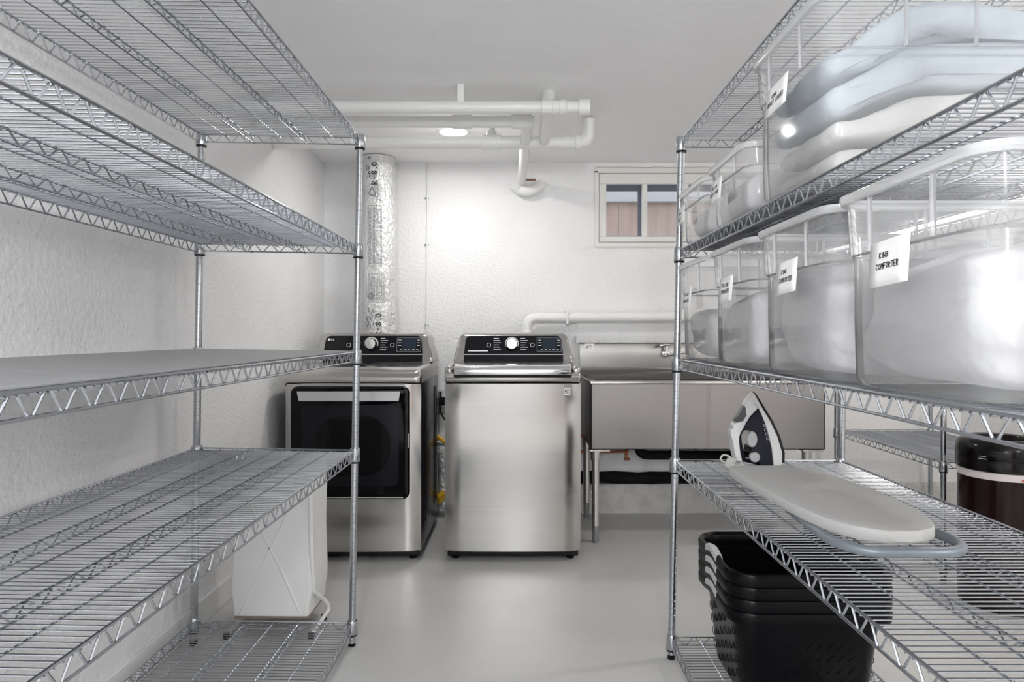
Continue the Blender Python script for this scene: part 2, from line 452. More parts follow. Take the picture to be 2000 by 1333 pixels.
# ------------------------------------------------------------------ wire shelving
def bar(mb, a, b, r, n=6): mb.tube([a, b], r, n)
def zig(mb, axis, c, lo, hi, z0, z1, pitch, r):
    k = max(2, int(round((hi-lo)/pitch*2))); pts = []
    for i in range(k+1):
        t = lo+(hi-lo)*i/k; z = z1 if i % 2 == 0 else z0
        e = pitch*.07
        for d in ((-e, e) if 0 < i < k else (0,)):
            pts.append((c, t+d, z) if axis == 'y' else (t+d, c, z))
    mb.tube(pts, r, 5)
def shelf_mb(L, W, pitch=.018, H=.036, internal=True):
    mb = MB(); a = W/2; l0, l1 = -L/2, L/2
    for s in (-1, 1):
        x = s*a
        bar(mb, (x, l0+.015, -.003), (x, l1-.015, -.003), .0031, 8)
        bar(mb, (x, l0+.015, -H), (x, l1-.015, -H), .0028, 8)
        zig(mb, 'y', x-s*.001, l0+.02, l1-.02, -H+.002, -.004, .06, .0021)
        y = s*L/2
        bar(mb, (-a+.015, y, -.003), (a-.015, y, -.003), .0029, 8)
        bar(mb, (-a+.015, y, -H+.006), (a-.015, y, -H+.006), .0026, 8)
        zig(mb, 'x', y, -a+.018, a-.018, -H+.008, -.004, .06, .0018)
    for k in (-1, 1):
        x = k*W/6
        bar(mb, (x-.004, l0, -.0105), (x-.004, l1, -.0105), .0024)
        bar(mb, (x, l0, -H+.004), (x, l1, -H+.004), .0024)
        zig(mb, 'y', x, l0+.01, l1-.01, -H+.006, -.011, .06, .0018)
    for x in (-W/3, 0, W/3):
        bar(mb, (x, l0, -.0105), (x, l1, -.0105), .0022)
    n = int(round(L/pitch))
    for i in range(1, n):
        y = l0+L*i/n
        mb.tube([(-a-.0015, y, -.0075), (a+.0015, y, -.0075)], .00165, 6)
    return mb
def make_rack(label, X, Y, L, W, heights, H_post, lean=0.0, ry=0.0, group=None):
    """origin = floor point below the far inner post... posts at (X, X+W side)"""
    t = thing('wire_shelving_rack', label, 'shelving rack', (X, Y, 0))
    t.rotation_euler = (0, ry, 0)
    # posts
    prof = [(.0105, .014), (.0127, .016)]; z = .03
    while z < H_post-.02:
        prof += [(.0127, z-.0012), (.0119, z-.0006), (.0119, z+.0006), (.0127, z+.0012)]; z += .0254
    prof += [(.0127, H_post-.004), (.0115, H_post)]
    pm = MB().lathe(prof, n=16)
    fm = MB().lathe([(.013,0),(.014,.004),(.0135,.010),(.006,.012),(.006,.02)], n=16)
    first = None; foot = None
    for sx in (-1, 1):
        for sy in (-1, 1):
            if first is None:
                first = pm.build('post', 'chromepost', t); foot = fm.build('levelling_foot', 'black', first); p = first
            else:
                p = first.copy(); C.objects.link(p); p.parent = t
                q = foot.copy(); C.objects.link(q); q.parent = p
            p.location = (sx*W/2, sy*L/2, 0); p.rotation_euler = (0, math.atan(lean), 0)
    sm = shelf_mb(L, W)
    col = MB().lathe([(.0185,-.043),(.0195,-.041),(.0178,.003),(.0165,.006)], n=16)
    slv = MB().lathe([(.0160,-.049),(.0180,-.049),(.0185,-.043),(.016,-.043)], n=16)
    s0 = None
    for z in heights:
        if s0 is None:
            s = s0 = sm.build('shelf', 'chrome', t)
            c0 = col.build('corner_collar', 'chromepost', s); v0 = slv.build('clip_sleeve', 'black', s)
            kids = [c0, v0]
        else:
            s = s0.copy(); C.objects.link(s); s.parent = t
        s.location = (lean*z, 0, z)
        idx = 0
        for sx in (-1, 1):
            for sy in (-1, 1):
                for src in kids:
                    if s is s0 and idx == 0: k = src
                    else: k = src.copy(); C.objects.link(k); k.parent = s
                    k.location = (sx*W/2, sy*L/2, 0)
                idx += 1
    return t
LL = 1.80
# left rack
LW = .583
LH = [.091, .726, 1.087, 1.478, 1.879]
lr = make_rack('empty chrome wire rack along the left wall with a grey liner on one shelf',
               -.617-LW/2, 2.448-LL/2, LL, LW, LH, 1.884, 0, .0162)
RW, RL = .585, LL
RX, RY = .535+RW/2, 2.35-RL/2
RLEAN = .0195
RH = [.078, .703, 1.060, 1.447, 1.836]
rr = make_rack('tall chrome wire rack on the right loaded with clear storage bins', RX, RY, RL, RW, RH, 1.841, RLEAN)
# rack against back wall behind
BR = make_rack('smaller chrome wire rack standing against the back wall behind the rubbish bin', 1.955+.29, 3.07+.52, 1.04, .58, [.09, .555], .80)

# liner on the left rack's middle shelf (tilted like the shelf)
ln = MB()
lx, ly = -LW/2+.006, LL/2-.02
rings = []
for i in range(41):
    y = -LL/2+.02+(LL-.04)*i/40
    z = [.0012+.0006*noise.noise(Vector((y*4, k, 0))) for k in range(2)]
    rings.append([(lx, y, .0002), (-lx, y, .0002), (-lx, y, z[0]+.001), (lx, y, z[1]+.001)])
ln.loft(rings, smooth=False)
lo = ln.build('shelf_liner', 'liner')
lo.location = (-.617-LW/2+math.sin(.0162)*1.0872, 2.448-LL/2, 1.0872); lo.rotation_euler = (0,.0162,0)
tag(lo, 'grey plastic sheet lying flat on the middle shelf of the left rack', 'shelf liner')

# ------------------------------------------------------------------ storage bins
def tub(name, label, x0, x1, y0, y1, z0, h, group, lines=None, jx=.0, ribs=True, hs=.68, lab=None, labtilt=0):
    t = thing(name, label, 'storage bin', ((x0+x1)/2, (y0+y1)/2, z0), group=group)
    a, b = (x1-x0)/2, (y1-y0)/2
    ts = .008
    def ring(ins, z, r): return [(p[0], p[1], z) for p in rrect(-a+ins, a-ins, -b+ins, b-ins, r, 6)]
    mb = MB()
    mb.loft([ring(ts+.026, .0, .03), ring(ts+.014, .004, .04), ring(ts+.008, .014, .045), ring(ts+.006, h*hs*.5, .045), ring(.014, h*hs, .045),
             ring(.009, h*hs+.004, .045), ring(.006, h-.012, .042)], capb=True, capt=False)
    mb.build('tub_wall', 'tub_clear', t)
    rm = MB()
    rm.loft([ring(.008, h-.014, .04), ring(-.001, h-.014, .045), ring(-.004, h-.006, .047), ring(-.003, h, .046), ring(.004, h+.001, .042), ring(.008, h-.004, .04)], capb=False, capt=False)
    rm.build('rim', 'tub_rim', t)
    # step line and ribs on both ends and long sides
    rb = MB()
    sl = ring(.0125, h*hs+.001, .045)
    rb.tube(sl, .0017, 4, closed=True)
    zz0, zz1 = h*hs+.002, h-.014
    for s in (-1, 1):
        for fy in (-.42, .42):
            y = fy*b
            rb.box(min(s*(a-.011), s*(a-.004)), max(s*(a-.011), s*(a-.004)), y-.0016, y+.0016, zz0, zz1)
        for fx in (-.45, 0, .45):
            x = fx*a
            rb.box(x-.0016, x+.0016, min(s*(b-.011), s*(b-.004)), max(s*(b-.011), s*(b-.004)), zz0, zz1)
    rb.build('ribs', 'tub_rib', t)
    if lab:
        text, (lx, lw, lz1, lh, ang), s = lab
        # paper card hanging on the aisle side, text runs along -y (towards camera reads left to right)
        X = -a+.004
        lm = MB()
        ca, sa = math.cos(ang), math.sin(ang)
        def fn(u, v, X=X):      # u along the card to the right as seen from the aisle (towards the camera), v up
            return (X-.010-.012*(1-v/lh)*.5, lx-(u*ca-v*sa), lz1-lh+(u*sa+v*ca))
        n = 4
        vs = [fn(u*lw/n, v*lh/n) for v in range(n+1) for u in range(n+1)]
        fs = [(v*(n+1)+u, v*(n+1)+u+1, (v+1)*(n+1)+u+1, (v+1)*(n+1)+u) for v in range(n) for u in range(n)]
        lm.add(vs, fs)
        card = lm.build('paper_label', 'paper', t)
        sm = card.modifiers.new('thick','SOLIDIFY'); sm.thickness = .0006; sm.offset = 0
        card['label'] = 'white paper card with black handwriting'
        tx = MB()
        hh = s
        def fw(bu, bv):
            def g(u, v):
                p = fn(bu+u, bv+v); return (p[0]-.0008, p[1], p[2])
            return g
        for k, (line, bu, bv) in enumerate(text):
            strokes(tx, line, hh, fw(bu*lw, bv*lh), wd=.2, jitter=.05, adv=1.0)
        tx.build('handwriting', 'ink', card)
    return t
def puff(name, label, cat, x0, x1, y0, y1, z0, z1, m, seed, power=.45, amp=.014, nz=22, nt=44, slope=0, group=None, fine=.009):
    """soft folded textile: superellipsoid with folds"""
    mb = MB(); cx, cy, cz = (x0+x1)/2, (y0+y1)/2, (z0+z1)/2
    rings = []
    sg = lambda v, p: math.copysign(abs(v)**p, v)
    for i in range(1, nz):
        ph = -PI/2+PI*i/nz; ring = []
        for k in range(nt):
            th = 2*PI*k/nt
            x = sg(math.cos(ph), power)*sg(math.cos(th), power); y = sg(math.cos(ph), power)*sg(math.sin(th), power); z = sg(math.sin(ph), .6)
            p = Vector((x*(x1-x0)/2, y*(y1-y0)/2, z*(z1-z0)/2))
            q = Vector((p.x*6, p.y*6, p.z*14))+Vector((seed*3.1, seed, 0))
            d = noise.noise(q)*amp + noise.noise(q*3)*fine
            nn = p.normalized(); p2 = p+nn*d
            if slope: p2.z += slope*(p.x/((x1-x0)/2))*max(0, z)
            p2.x = max(min(p2.x, (x1-x0)/2+.004), -(x1-x0)/2-.004)
            p2.y = max(min(p2.y, (y1-y0)/2+.004), -(y1-y0)/2-.004)
            p2.z = max(p2.z, -(z1-z0)/2)
            ring.append((p2.x, p2.y, p2.z+(z1-z0)/2))
        rings.append(ring)
    mb.loft(rings)
    o = mb.build(name, m, auto=False); o.location = (cx, cy, z0)
    s = o.modifiers.new('sub','SUBSURF'); s.levels = s.render_levels = 1
    tag(o, label, cat, group); return o
def fold(name, label, cat, path, thick, y0, y1, m, seed=0, amp=.007, group=None, shift=None):
    """folded cloth: ribbon path in (x,z) with thickness, running from y0 to y1, rounded ends"""
    pts = []
    Pn = [Vector((p[0],p[1],0)) for p in path]
    # resample with catmull-rom
    def cr(p0,p1,p2,p3,t): return .5*((2*p1)+(-p0+p2)*t+(2*p0-5*p1+4*p2-p3)*t*t+(-p0+3*p1-3*p2+p3)*t**3)
    S = []
    for i in range(len(Pn)-1):
        a = Pn[max(i-1,0)]; b = Pn[i]; c = Pn[i+1]; d = Pn[min(i+2,len(Pn)-1)]
        for k in range(6): S.append(cr(a,b,c,d,k/6))
    S.append(Pn[-1])
    th = thick if isinstance(thick,(list,tuple)) else [thick]*len(path)
    TH = []
    for i in range(len(path)-1):
        for k in range(6): TH.append(th[i]+(th[i+1]-th[i])*k/6)
    TH.append(th[-1])
    up, dn = [], []
    for i in range(len(S)):
        t = (S[min(i+1,len(S)-1)]-S[max(i-1,0)]).normalized(); n = Vector((-t.y, t.x, 0))
        up.append((S[i], n, TH[i]/2)); dn.append((S[i], -n, TH[i]/2))
    t0 = (S[0]-S[1]).normalized(); t1 = (S[-1]-S[-2]).normalized()
    def capn(c, n0, t, r): return [(c, (n0*math.cos(a)+t*math.sin(a)), r) for a in (PI/6, PI/3, PI/2, 2*PI/3, 5*PI/6)]
    loop = up + capn(S[-1], up[-1][1], t1, TH[-1]/2) + dn[::-1] + capn(S[0], dn[0][1], t0, TH[0]/2)
    rings = []; NY = 22
    for j in range(NY+1):
        v = j/NY; yy = y0+(y1-y0)*v
        e = min(v, 1-v)*(y1-y0); k = 1 if e > .03 else .35+.65*math.sqrt(max(0,1-(1-e/.03)**2))
        ring = []
        for (c, n, r) in loop:
            p = c+n*(r*k)
            q = Vector((p.x*9, yy*7, p.y*9+seed*5))
            p = p+n*(noise.noise(q)*amp+noise.noise(q*2.7)*amp*.4)
            ring.append((p.x, yy, p.y))
        rings.append(ring)
    o = MB().loft(rings).build(name, m, auto=False)
    s = o.modifiers.new('sub','SUBSURF'); s.levels = s.render_levels = 1
    tag(o, label, cat, group); return o

def xin(z): return .535+RLEAN*z-.012          # aisle edge of the right rack at height z
GB = 'clear storage bins on the right rack'
# lower row, far to near
z3 = RH[2]+.001; xa = xin(z3)
binsA = [(1.945,2.305), (1.565,1.925), (1.172,1.545), (.778,1.158)]
h3 = .318
tub('storage_bin', 'farthest clear bin in the comforter row, touching the far rack post', xa, xa+.575, *binsA[0], z3, h3, GB,
    lab=([('FULL/QN',.22,.62),('COMFORTER',.16,.30)], (.055,.10,.232,.066,.03), .0085))
tub('storage_bin', 'clear bin with FULL/QN COMFORTER written on its card, second from the far post', xa, xa+.575, *binsA[1], z3, h3, GB,
    lab=([('FULL/QN',.22,.62),('COMFORTER',.16,.36)], (.036,.108,.233,.066,.04), .0088))
tub('storage_bin', 'clear bin marked KING COMFORTER on a card, with the largest bin in front of it', xa, xa+.575, *binsA[2], z3, h3, GB,
    lab=([('KING',.26,.62),('COMFORTER',.18,.36)], (.027,.102,.232,.066,.05), .0085))
tub('storage_bin', 'largest nearest clear bin marked KING COMFORTER at the right edge of the picture', xa, xa+.575, *binsA[3], z3, h3, GB,
    lab=([('KING',.27,.62),('COMFORTER',.20,.38)], (.048,.104,.224,.068,.05), .0080))
tt = .03
def comf(lb, i, top, seed, dx0=.03, slope=.0, ny=0):
    y0, y1 = binsA[i]
    puff('comforter', lb, 'comforter', xa+dx0, xa+.54, y0+.022+ny, y1-.022, z3+.008, z3+top, 'fabric_w', seed, .34, .030, slope=slope, group='white comforters in the bins')
comf('white comforter inside the bin farthest along the comforter row', 0, .17, 1)
comf('white comforter inside the second comforter bin from the far rack post', 1, .21, 2)
comf('puffy white comforter inside the third comforter bin, bulging below its card', 2, .245, 3, slope=.01)
comf('large puffy white comforter filling the nearest bin at the right edge', 3, .232, 5, slope=.03)
# upper row
z2 = RH[3]+.001; xb = xin(z2)
tub('storage_bin', 'small low clear bin farthest along the upper row, before the window', xb, xb+.56, 1.985, 2.32, z2, .176, GB,
    lab=([('KING',.2,.55),('DUVET',.18,.2)], (.13,.09,.126,.06,.03), .009))
tub('storage_bin', 'second small low clear bin in the upper row, beside the tall bin', xb, xb+.56, 1.632, 1.968, z2, .176, GB,
    lab=([('FULL/QN',.12,.62),('DUVET COVER',.02,.34)], (.09,.10,.125,.062,.04), .0085))
tub('storage_bin', 'tall clear bin marked KING DUVET COVERS holding blue grey folded covers', xb, xb+.575, 1.215, 1.600, z2, .335, GB,
    lab=([('KING',.30,.56),('DUVET COVERS',.12,.34)], (.057,.115,.232,.062,.03), .0085))
puff('folded_linen', 'white folded linen filling the low far bin in front of the window', 'folded linen', xb+.03, xb+.52, 2.02, 2.29, z2+.006, z2+.11, 'fabric_w', 8, .4, .01, group='white folded linen in low bins')
puff('folded_linen', 'white folded linen with creased end in the second low bin', 'folded linen', xb+.03, xb+.52, 1.665, 1.935, z2+.006, z2+.125, 'fabric_w', 9, .4, .012, group='white folded linen in low bins')
G2 = 'folded covers in the tall upper bin'
y0, y1 = 1.262, 1.553
fold('folded_duvet_cover', 'off white folded cover at the bottom of the tall upper bin', 'folded cover',
     [(xb+.075,1.480),(xb+.20,1.482),(xb+.36,1.482),(xb+.495,1.480)], .052, y0, y1, 'fabric_o', 1, .006, group=G2)
fold('folded_duvet_cover', 'pale crumpled cover folded under the blue grey covers', 'folded cover',
     [(xb+.065,1.538),(xb+.12,1.545),(xb+.17,1.556),(xb+.22,1.566),(xb+.34,1.572),(xb+.495,1.565)], [.04,.045,.06,.085,.09,.085], y0, y1, 'fabric_o', 2, .010, group=G2)
fold('folded_duvet_cover', 'blue grey cover in a thick fold with a tip showing at its left', 'folded cover',
     [(xb+.060,1.596),(xb+.09,1.608),(xb+.14,1.634),(xb+.20,1.662),(xb+.26,1.668),(xb+.38,1.668),(xb+.495,1.66)], [.05,.055,.06,.085,.09,.085,.08], y0, y1, 'fabric_b', 3, .007, group=G2)
fold('folded_duvet_cover', 'blue grey cover on top of the pile, its fold rising to the peak', 'folded cover',
     [(xb+.058,1.664),(xb+.09,1.676),(xb+.13,1.698),(xb+.20,1.738),(xb+.27,1.752),(xb+.38,1.746),(xb+.495,1.722)], [.045,.05,.06,.085,.075,.07,.06], y0, y1, 'fabric_b', 4, .009, group=G2)

# ------------------------------------------------------------------ washer and dryer
def printrow(mb, x, z, w_, yf, h=.0028):
    mb.plate([(x,z),(x+w_,z),(x+w_,z+h),(x,z+h)], lambda a,b: yf(b)-.0012, lambda a,b: yf(b))
def console(t, y_base, dryer):
    """control console at the back of the machine, local x in [-.343,.343]"""
    W0, W1 = .343, .292; zb, zt = .975, 1.147
    # leaning front: y as a function of z
    yf = lambda z: y_base+(z-zb)*.34
    out = [(-W0,zb),(W0,zb),(W0-.006,zb+.05),(W1+.024,zt-.05)]
    for k in range(7):
        a = PI/2*k/6*1.0; out.append((W1-.012+.036*math.cos(a), zt-.040+.040*math.sin(a)))
    out2 = out[:4]+out[4:]
    poly = [out2[0], out2[1]] + out2[2:] + [(-x, z) for x, z in out2[:1:-1]]
    o = MB().plate(poly, lambda x,z: yf(z), lambda x,z: .715).build('console_housing', 'steel', t, bevel=.012)
    # black panel with rounded upper corners
    zi0, zi1 = 1.030, 1.134; wi = .283
    pp = [(-wi,zi0),(wi,zi0)]
    for k in range(7):
        a = PI/2*k/6; pp.append((wi-.03+.03*math.cos(a)-.006, zi1-.03+.03*math.sin(a)))
    for k in range(7):
        a = PI/2+PI/2*k/6; pp.append((-wi+.03+.03*math.cos(a)+.006, zi1-.03+.03*math.sin(a)))
    pan = MB().plate(pp, lambda x,z: yf(z)-.003, lambda x,z: yf(z)+.004).build('control_panel', 'glossblack', t)
    MB().plate([(-wi-.001,zi0-.005),(wi+.001,zi0-.005),(wi+.001,zi0),(-wi-.001,zi0)], lambda x,z: yf(z)-.005, lambda x,z: yf(z)+.004).build('panel_edge', 'chrome_s', t)
    MB().plate([(-wi,zb+.004),(wi,zb+.004),(wi,zi0-.005),(-wi,zi0-.005)], lambda x,z: yf(z)-.002, lambda x,z: yf(z)+.004).build('lower_panel', 'glossblack', t)
    # knob
    kx, kz = (-.012 if dryer else -.010), 1.088
    ky = yf(kz)
    kn = MB().lathe([(.040,ky+.002),(.040,ky-.006),(.037,ky-.008)], kx, kz, 32, ax='y', capb=False).build('knob_ring', 'silver', t)
    kb = MB().lathe([(.034,ky-.006),(.033,ky-.028),(.030,ky-.034)], kx, kz-.001, 32, ax='y').build('knob', 'black', t)
    MB().lathe([(.0295,ky-.033),(.0285,ky-.038),(.001,ky-.039)], kx, kz+.002, 32, ax='y', capb=False, capt=False).build('knob_face', 'knobface', kb)
    # printed rows round the knob, display frame
    pr = MB()
    for k in range(6):
        z = 1.118-.0125*k
        if not dryer or k in (1,2,3,4):
            printrow(pr, -.115, z, .030+.006*((k*7)%3), lambda b: yf(b)-.003)
        printrow(pr, .040, z, .026+.008*((k*5)%3), lambda b: yf(b)-.003)
    # circles: start/pause marks
    for cx in (-.142, .108):
        for k in range(16):
            a0, a1 = 2*PI*k/16, 2*PI*(k+1)/16
            q = [(cx+r*math.cos(a), 1.082+r*math.sin(a)) for r, a in ((.012,a0),(.012,a1),(.0102,a1),(.0102,a0))]
            pr.plate(q, lambda x,z: yf(z)-.0042, lambda x,z: yf(z)-.003)
    for (x, w_) in ((.155,.012),(.178,.014),(.202,.010),(.224,.014),(.247,.012)):
        printrow(pr, x, 1.053, w_, lambda b: yf(b)-.003)
    for z in (1.108,1.093,1.078):
        printrow(pr, .142, z, .018, lambda b: yf(b)-.003); printrow(pr, .250, z, .016, lambda b: yf(b)-.003)
    if not dryer:
        printrow(pr, -.262, 1.045, .115, lambda b: yf(b)-.003, .006)
    else:
        printrow(pr, -.262, 1.045, .04, lambda b: yf(b)-.003, .003); printrow(pr, -.215, 1.044, .014, lambda b: yf(b)-.003, .006)
    pr.build('panel_print', 'print', pan)
    fr = MB()
    x0, x1, z0, z1 = .134, .272, 1.045, 1.121
    for q in ([(x0,z0),(x1,z0),(x1,z0+.0016),(x0,z0+.0016)],[(x0,z1),(x1,z1),(x1,z1+.0016),(x0,z1+.0016)],
              [(x0,z0),(x0+.0016,z0),(x0+.0016,z1),(x0,z1)],[(x1,z0),(x1+.0016,z0),(x1+.0016,z1),(x1,z1)]):
        fr.plate(q, lambda x,z: yf(z)-.0042, lambda x,z: yf(z)-.003)
    fr.build('display_frame', 'printdim', pan)
    MB().plate([(.165,1.062),(.245,1.062),(.245,1.116),(.165,1.116)], lambda x,z: yf(z)-.0042, lambda x,z: yf(z)-.003).build('display', 'lcd', pan)
    if dryer:
        lg = MB()
        cx, cz, r = -.256, 1.112, .0075
        lg.plate([(cx+r*math.cos(2*PI*k/20), cz+r*math.sin(2*PI*k/20)) for k in range(20)], lambda x,z: yf(z)-.0042, lambda x,z: yf(z)-.003)
        strokes(lg, 'LG', .010, lambda u,v: (cx+.013+u, yf(cz-.005+v)-.0045, cz-.005+v), wd=.22)
        lg.build('logo', 'print', pan)

def body_common(t, dryer):
    W = .343
    # plinth and cabinet
    MB().rbox(-W+.012, W-.012, .03, .70, .018, .06, .006).build('plinth', 'black', t)
    for x in (-W+.05, W-.05):
        for y in (.07, .64):
            MB().lathe([(.02,0),(.021,.006),(.012,.010),(.012,.02)], x, y, 16).build('foot', 'black', t)
    # side and back cabinet
    MB().rbox(-W, W, .018, .70, .05, .90, .008).build('cabinet', 'darkside', t)
    # slightly bowed front panel
    rings = []
    for (z, ins) in ((.052,.004),(.056,0),(.894,0),(.898,.004)):
        ring = []
        for k in range(17):
            u = -1+2*k/16; x = u*(W-.001-ins)
            bow = .012*(1-u*u)
            e = .016*(1-math.sqrt(max(0,1-max(0,(abs(u)-.95)/.05)**2)))
            ring.append((x, -.004-bow*.9+e+ins, z))
        ring += [(W-.001, .03, z), (-W+.001, .03, z)]
        rings.append(ring)
    MB().loft(rings).build('front_panel', 'steel', t)

# --- washer
wa = thing('washing_machine', 'stainless top loading washing machine with a plain bowed front and chrome lid lip', 'washing machine', (-.035, 3.345, 0))
body_common(wa, False)
W = .343
# top deck
tp = MB()
tp.rbox(-W, W, -.006, .70, .901, .955, .014)
tp.rbox(-W, -W+.045, -.002, .66, .93, .985, .02).rbox(W-.045, W, -.002, .66, .93, .985, .02)
tp.build('top_deck', 'steel', wa)
MB().rbox(-.300, .300, -.010, .10, .922, .968, .012, 3).build('lid_gap_shade', 'black', wa)  # black block standing for the shadow in the gap below the lid lip
lid = MB()
# rounded chrome lip then the lid surface
prof = [(.06,.930),(-.008,.936),(-.022,.942),(-.027,.955),(-.024,.972),(-.012,.984),(.02,.990),(.10,.993),(.50,.995),(.50,.965),(.06,.960)]
rings = []
for i in range(13):
    u = -1+2*i/12; x = u*.294; s = 1 if abs(u) < .9 else .985
    b = .006*(1-u*u)
    rings.append([(x, y-(b if y < .03 else 0)+(.010 if abs(u) > .99 and y < 0 else 0), z) for (y, z) in prof])
lid.loft(rings)
lid.build('lid', 'chrome_s', wa)
console(wa, .44, False)
# round 10-year style sticker
st = MB().rbox(.2585, .2885, -.0095, -.0060, .838, .877, .0015, 1).build('sticker', 'paper', wa)
st.rotation_euler = (0,0,0)
sk = MB()
for k in range(20):
    a0, a1 = 2*PI*k/20, 2*PI*(k+1)/20
    q = [(.277+r*math.cos(a), .855+r*math.sin(a)) for r, a in ((.0085,a0),(.0085,a1),(.0062,a1),(.0062,a0))]
    sk.plate(q, -.0104, -.0096)
strokes(sk, '1', .016, lambda u,v: (.2605+u, -.0103, .847+v), wd=.2)
sk.plate([(.261,.869),(.286,.869),(.286,.8705),(.261,.8705)], -.0104, -.0096)
sk.plate([(.270,.854),(.284,.854),(.284,.8555),(.270,.8555)], -.0104, -.0096)
sk.build('sticker_print', 'ink', st)

# --- dryer
dr = thing('tumble_dryer', 'stainless front loading dryer with a large black glass door, beside the washer', 'dryer', (-.839, 3.345, 0))
body_common(dr, True)
rings = []
# top hood rounded to the front
for (y, z) in ((-.006,.901),(-.010,.912),(-.008,.930),(.004,.950),(.03,.968),(.09,.980),(.40,.990),(.70,.990),(.70,.901)):
    pass
prof = [(-.006,.901),(-.010,.914),(-.008,.930),(.004,.950),(.03,.966),(.09,.978),(.40,.986),(.70,.986),(.70,.901)]
for u in [-1,-.998,-.992,-.984,-.972,-.955,-.93]+[-.9+.1*k for k in range(19)]+[.93,.955,.972,.984,.992,.998,1]:
    x = u*W
    e = max(0,(abs(u)-.93)/.07); f = 1-math.sqrt(max(0,1-e*e))
    rings.append([(x*(1-.0*f), y+f*.02*(1 if y < .05 else 0), z-(f*.035 if z > .905 else 0)) for (y, z) in prof])
MB().loft(rings).build('top_deck', 'steel', dr)
console(dr, .44, True)
door = MB()
dx0, dx1, dz0, dz1 = -.302, .290, .322, .884
R1 = rrect(dx0, dx1, dz0, dz1, .035); R2 = rrect(dx0+.006, dx1-.006, dz0+.006, dz1-.006, .030); R3 = rrect(dx0+.020, dx1-.020, dz0+.022, dz1-.014, .024)
door.loft([[(x,-.012,z) for x,z in R1],[(x,-.030,z) for x,z in R1],[(x,-.038,z) for x,z in R2],[(x,-.040,z) for x,z in R3]])
dobj = door.build('door', 'doorglass', dr)
MB().plate([(-.268,.860),(.246,.860),(.238,.812),(-.258,.812)], -.0425, -.039).build('door_handle', 'silver', dobj, bevel=.002)
MB().plate(rrect(-.246, .238, .392, .792, .03), -.0415, -.039).build('door_window', 'doorinner', dobj)
MB().plate(rrect(-.170, .196, .440, .740, .13, 10), -.0425, -.0412).build('drum_glass', 'doorglass', dobj)
MB().plate([(dx0+.03,dz0+.009),(dx1-.03,dz0+.009),(dx1-.03,dz0+.013),(dx0+.03,dz0+.013)], -.0425, -.037).build('door_trim', 'silver', dobj)
MB().box(dx1-.0035, dx1-.0012, -.036, -.026, .58, .65).build('latch', 'chrome_s', dobj)
# pressed side panel grooves (right side seen)
for y in (.10, .17, .52, .60):
    MB().tube([(W+.0002, y, .16), (W+.0002, y, .84)], .003, 6).build('side_rib', 'darkside', dr)

# ------------------------------------------------------------------ utility behind the machines
gp = thing('gas_connector', 'yellow coated gas connector hose between the dryer and washer', 'hose')
MB().tube([(-.545,4.16,.50)]+arc((-.53,4.14,.52),(-.47,4.10,.49),(-.42,4.12,.44))+arc((-.42,4.12,.44),(-.36,4.14,.30),(-.44,4.14,.16))+[(-.50,4.14,.10),(-.56,4.14,.09)], .013, 10).build('hose', 'yellow', gp)
MB().tube([(-.51,4.14,.125),(-.465,4.14,.155)], .020, 8).build('fitting', 'yellow', gp)
tag(MB().tube([(-.50,4.20,.78)]+arc((-.50,4.17,.66),(-.47,4.16,.60),(-.40,4.14,.54))+[(-.36,4.14,.5)], .005, 8).build('electric_cable', 'mattblack'), 'thin dark power cord hanging behind the gap between the machines', 'cord')
ob = thing('power_outlet', 'grey wall outlet with a dark plug behind the gap between dryer and washer', 'outlet', (-.495, WALL_Y, .72))
MB().rbox(-.045,.045,-.035,0,-.09,.06,.006).build('outlet_box', 'greypipe', ob)
MB().rbox(-.02,.02,-.07,-.035,-.03,.02,.006).build('plug', 'mattblack', ob)
tag(MB().tube([(-.47,4.22,.06),(-.47,4.22,.40)], .055, 16).build('vent_hose', 'foil'), 'short silver vent hose standing behind the dryer', 'hose')
tag(MB().tube([(-1.1,4.21,.455),(-.40,4.21,.455)], .018, 12).build('galvanised_pipe', 'greypipe'), 'dark horizontal pipe running low behind the machines', 'pipe')

# ------------------------------------------------------------------ insulated duct
dm = MB(); rings = []; N = 48
cx, cy = -.880, 4.178
for i in range(90):
    z = .55+(CEIL-.004-.55)*i/89; ring = []
    for k in range(N):
        th = 2*PI*k/N
        r = .108+.006*noise.noise(Vector((math.cos(th)*2.2, math.sin(th)*2.2, z*3)))
        low = max(0, min(1, (1.55-z)/.5))
        r += (.004+.007*low)*noise.noise(Vector((math.cos(th)*5, math.sin(th)*5, z*14)))+.002*noise.noise(Vector((th*9, 3, z*40)))
        if z > 2.0: r += .004*math.sin(z*70)
        sag = .012*max(0, (z-1.9)/.35)
        ring.append((cx-sag+.02*(1-min(1,z/1.9))+r*math.cos(th), cy+r*math.sin(th), z))
    rings.append(ring)
dm.loft(rings)
duct = dm.build('insulated_duct', 'foil')
tag(duct, 'silver foil insulated flexible duct hanging from the ceiling behind the dryer', 'duct')
def dfn(th0, z0):
    # text running upwards: u goes up, v goes to the left around the cylinder
    def g(u, v):
        th = th0 - v/.118
        return (cx+.1175*math.cos(th), cy+.1175*math.sin(th), z0+u)
    return g
TH = lambda f: math.radians(f)
for th_, z_ in ((-86, 2.06), (-74, 1.135)):
    dt = MB(); strokes(dt, 'R-8.0', .034, dfn(TH(th_), z_), wd=.16); dt.build('duct_print', 'ink', duct)
d2 = MB()
d3 = d2
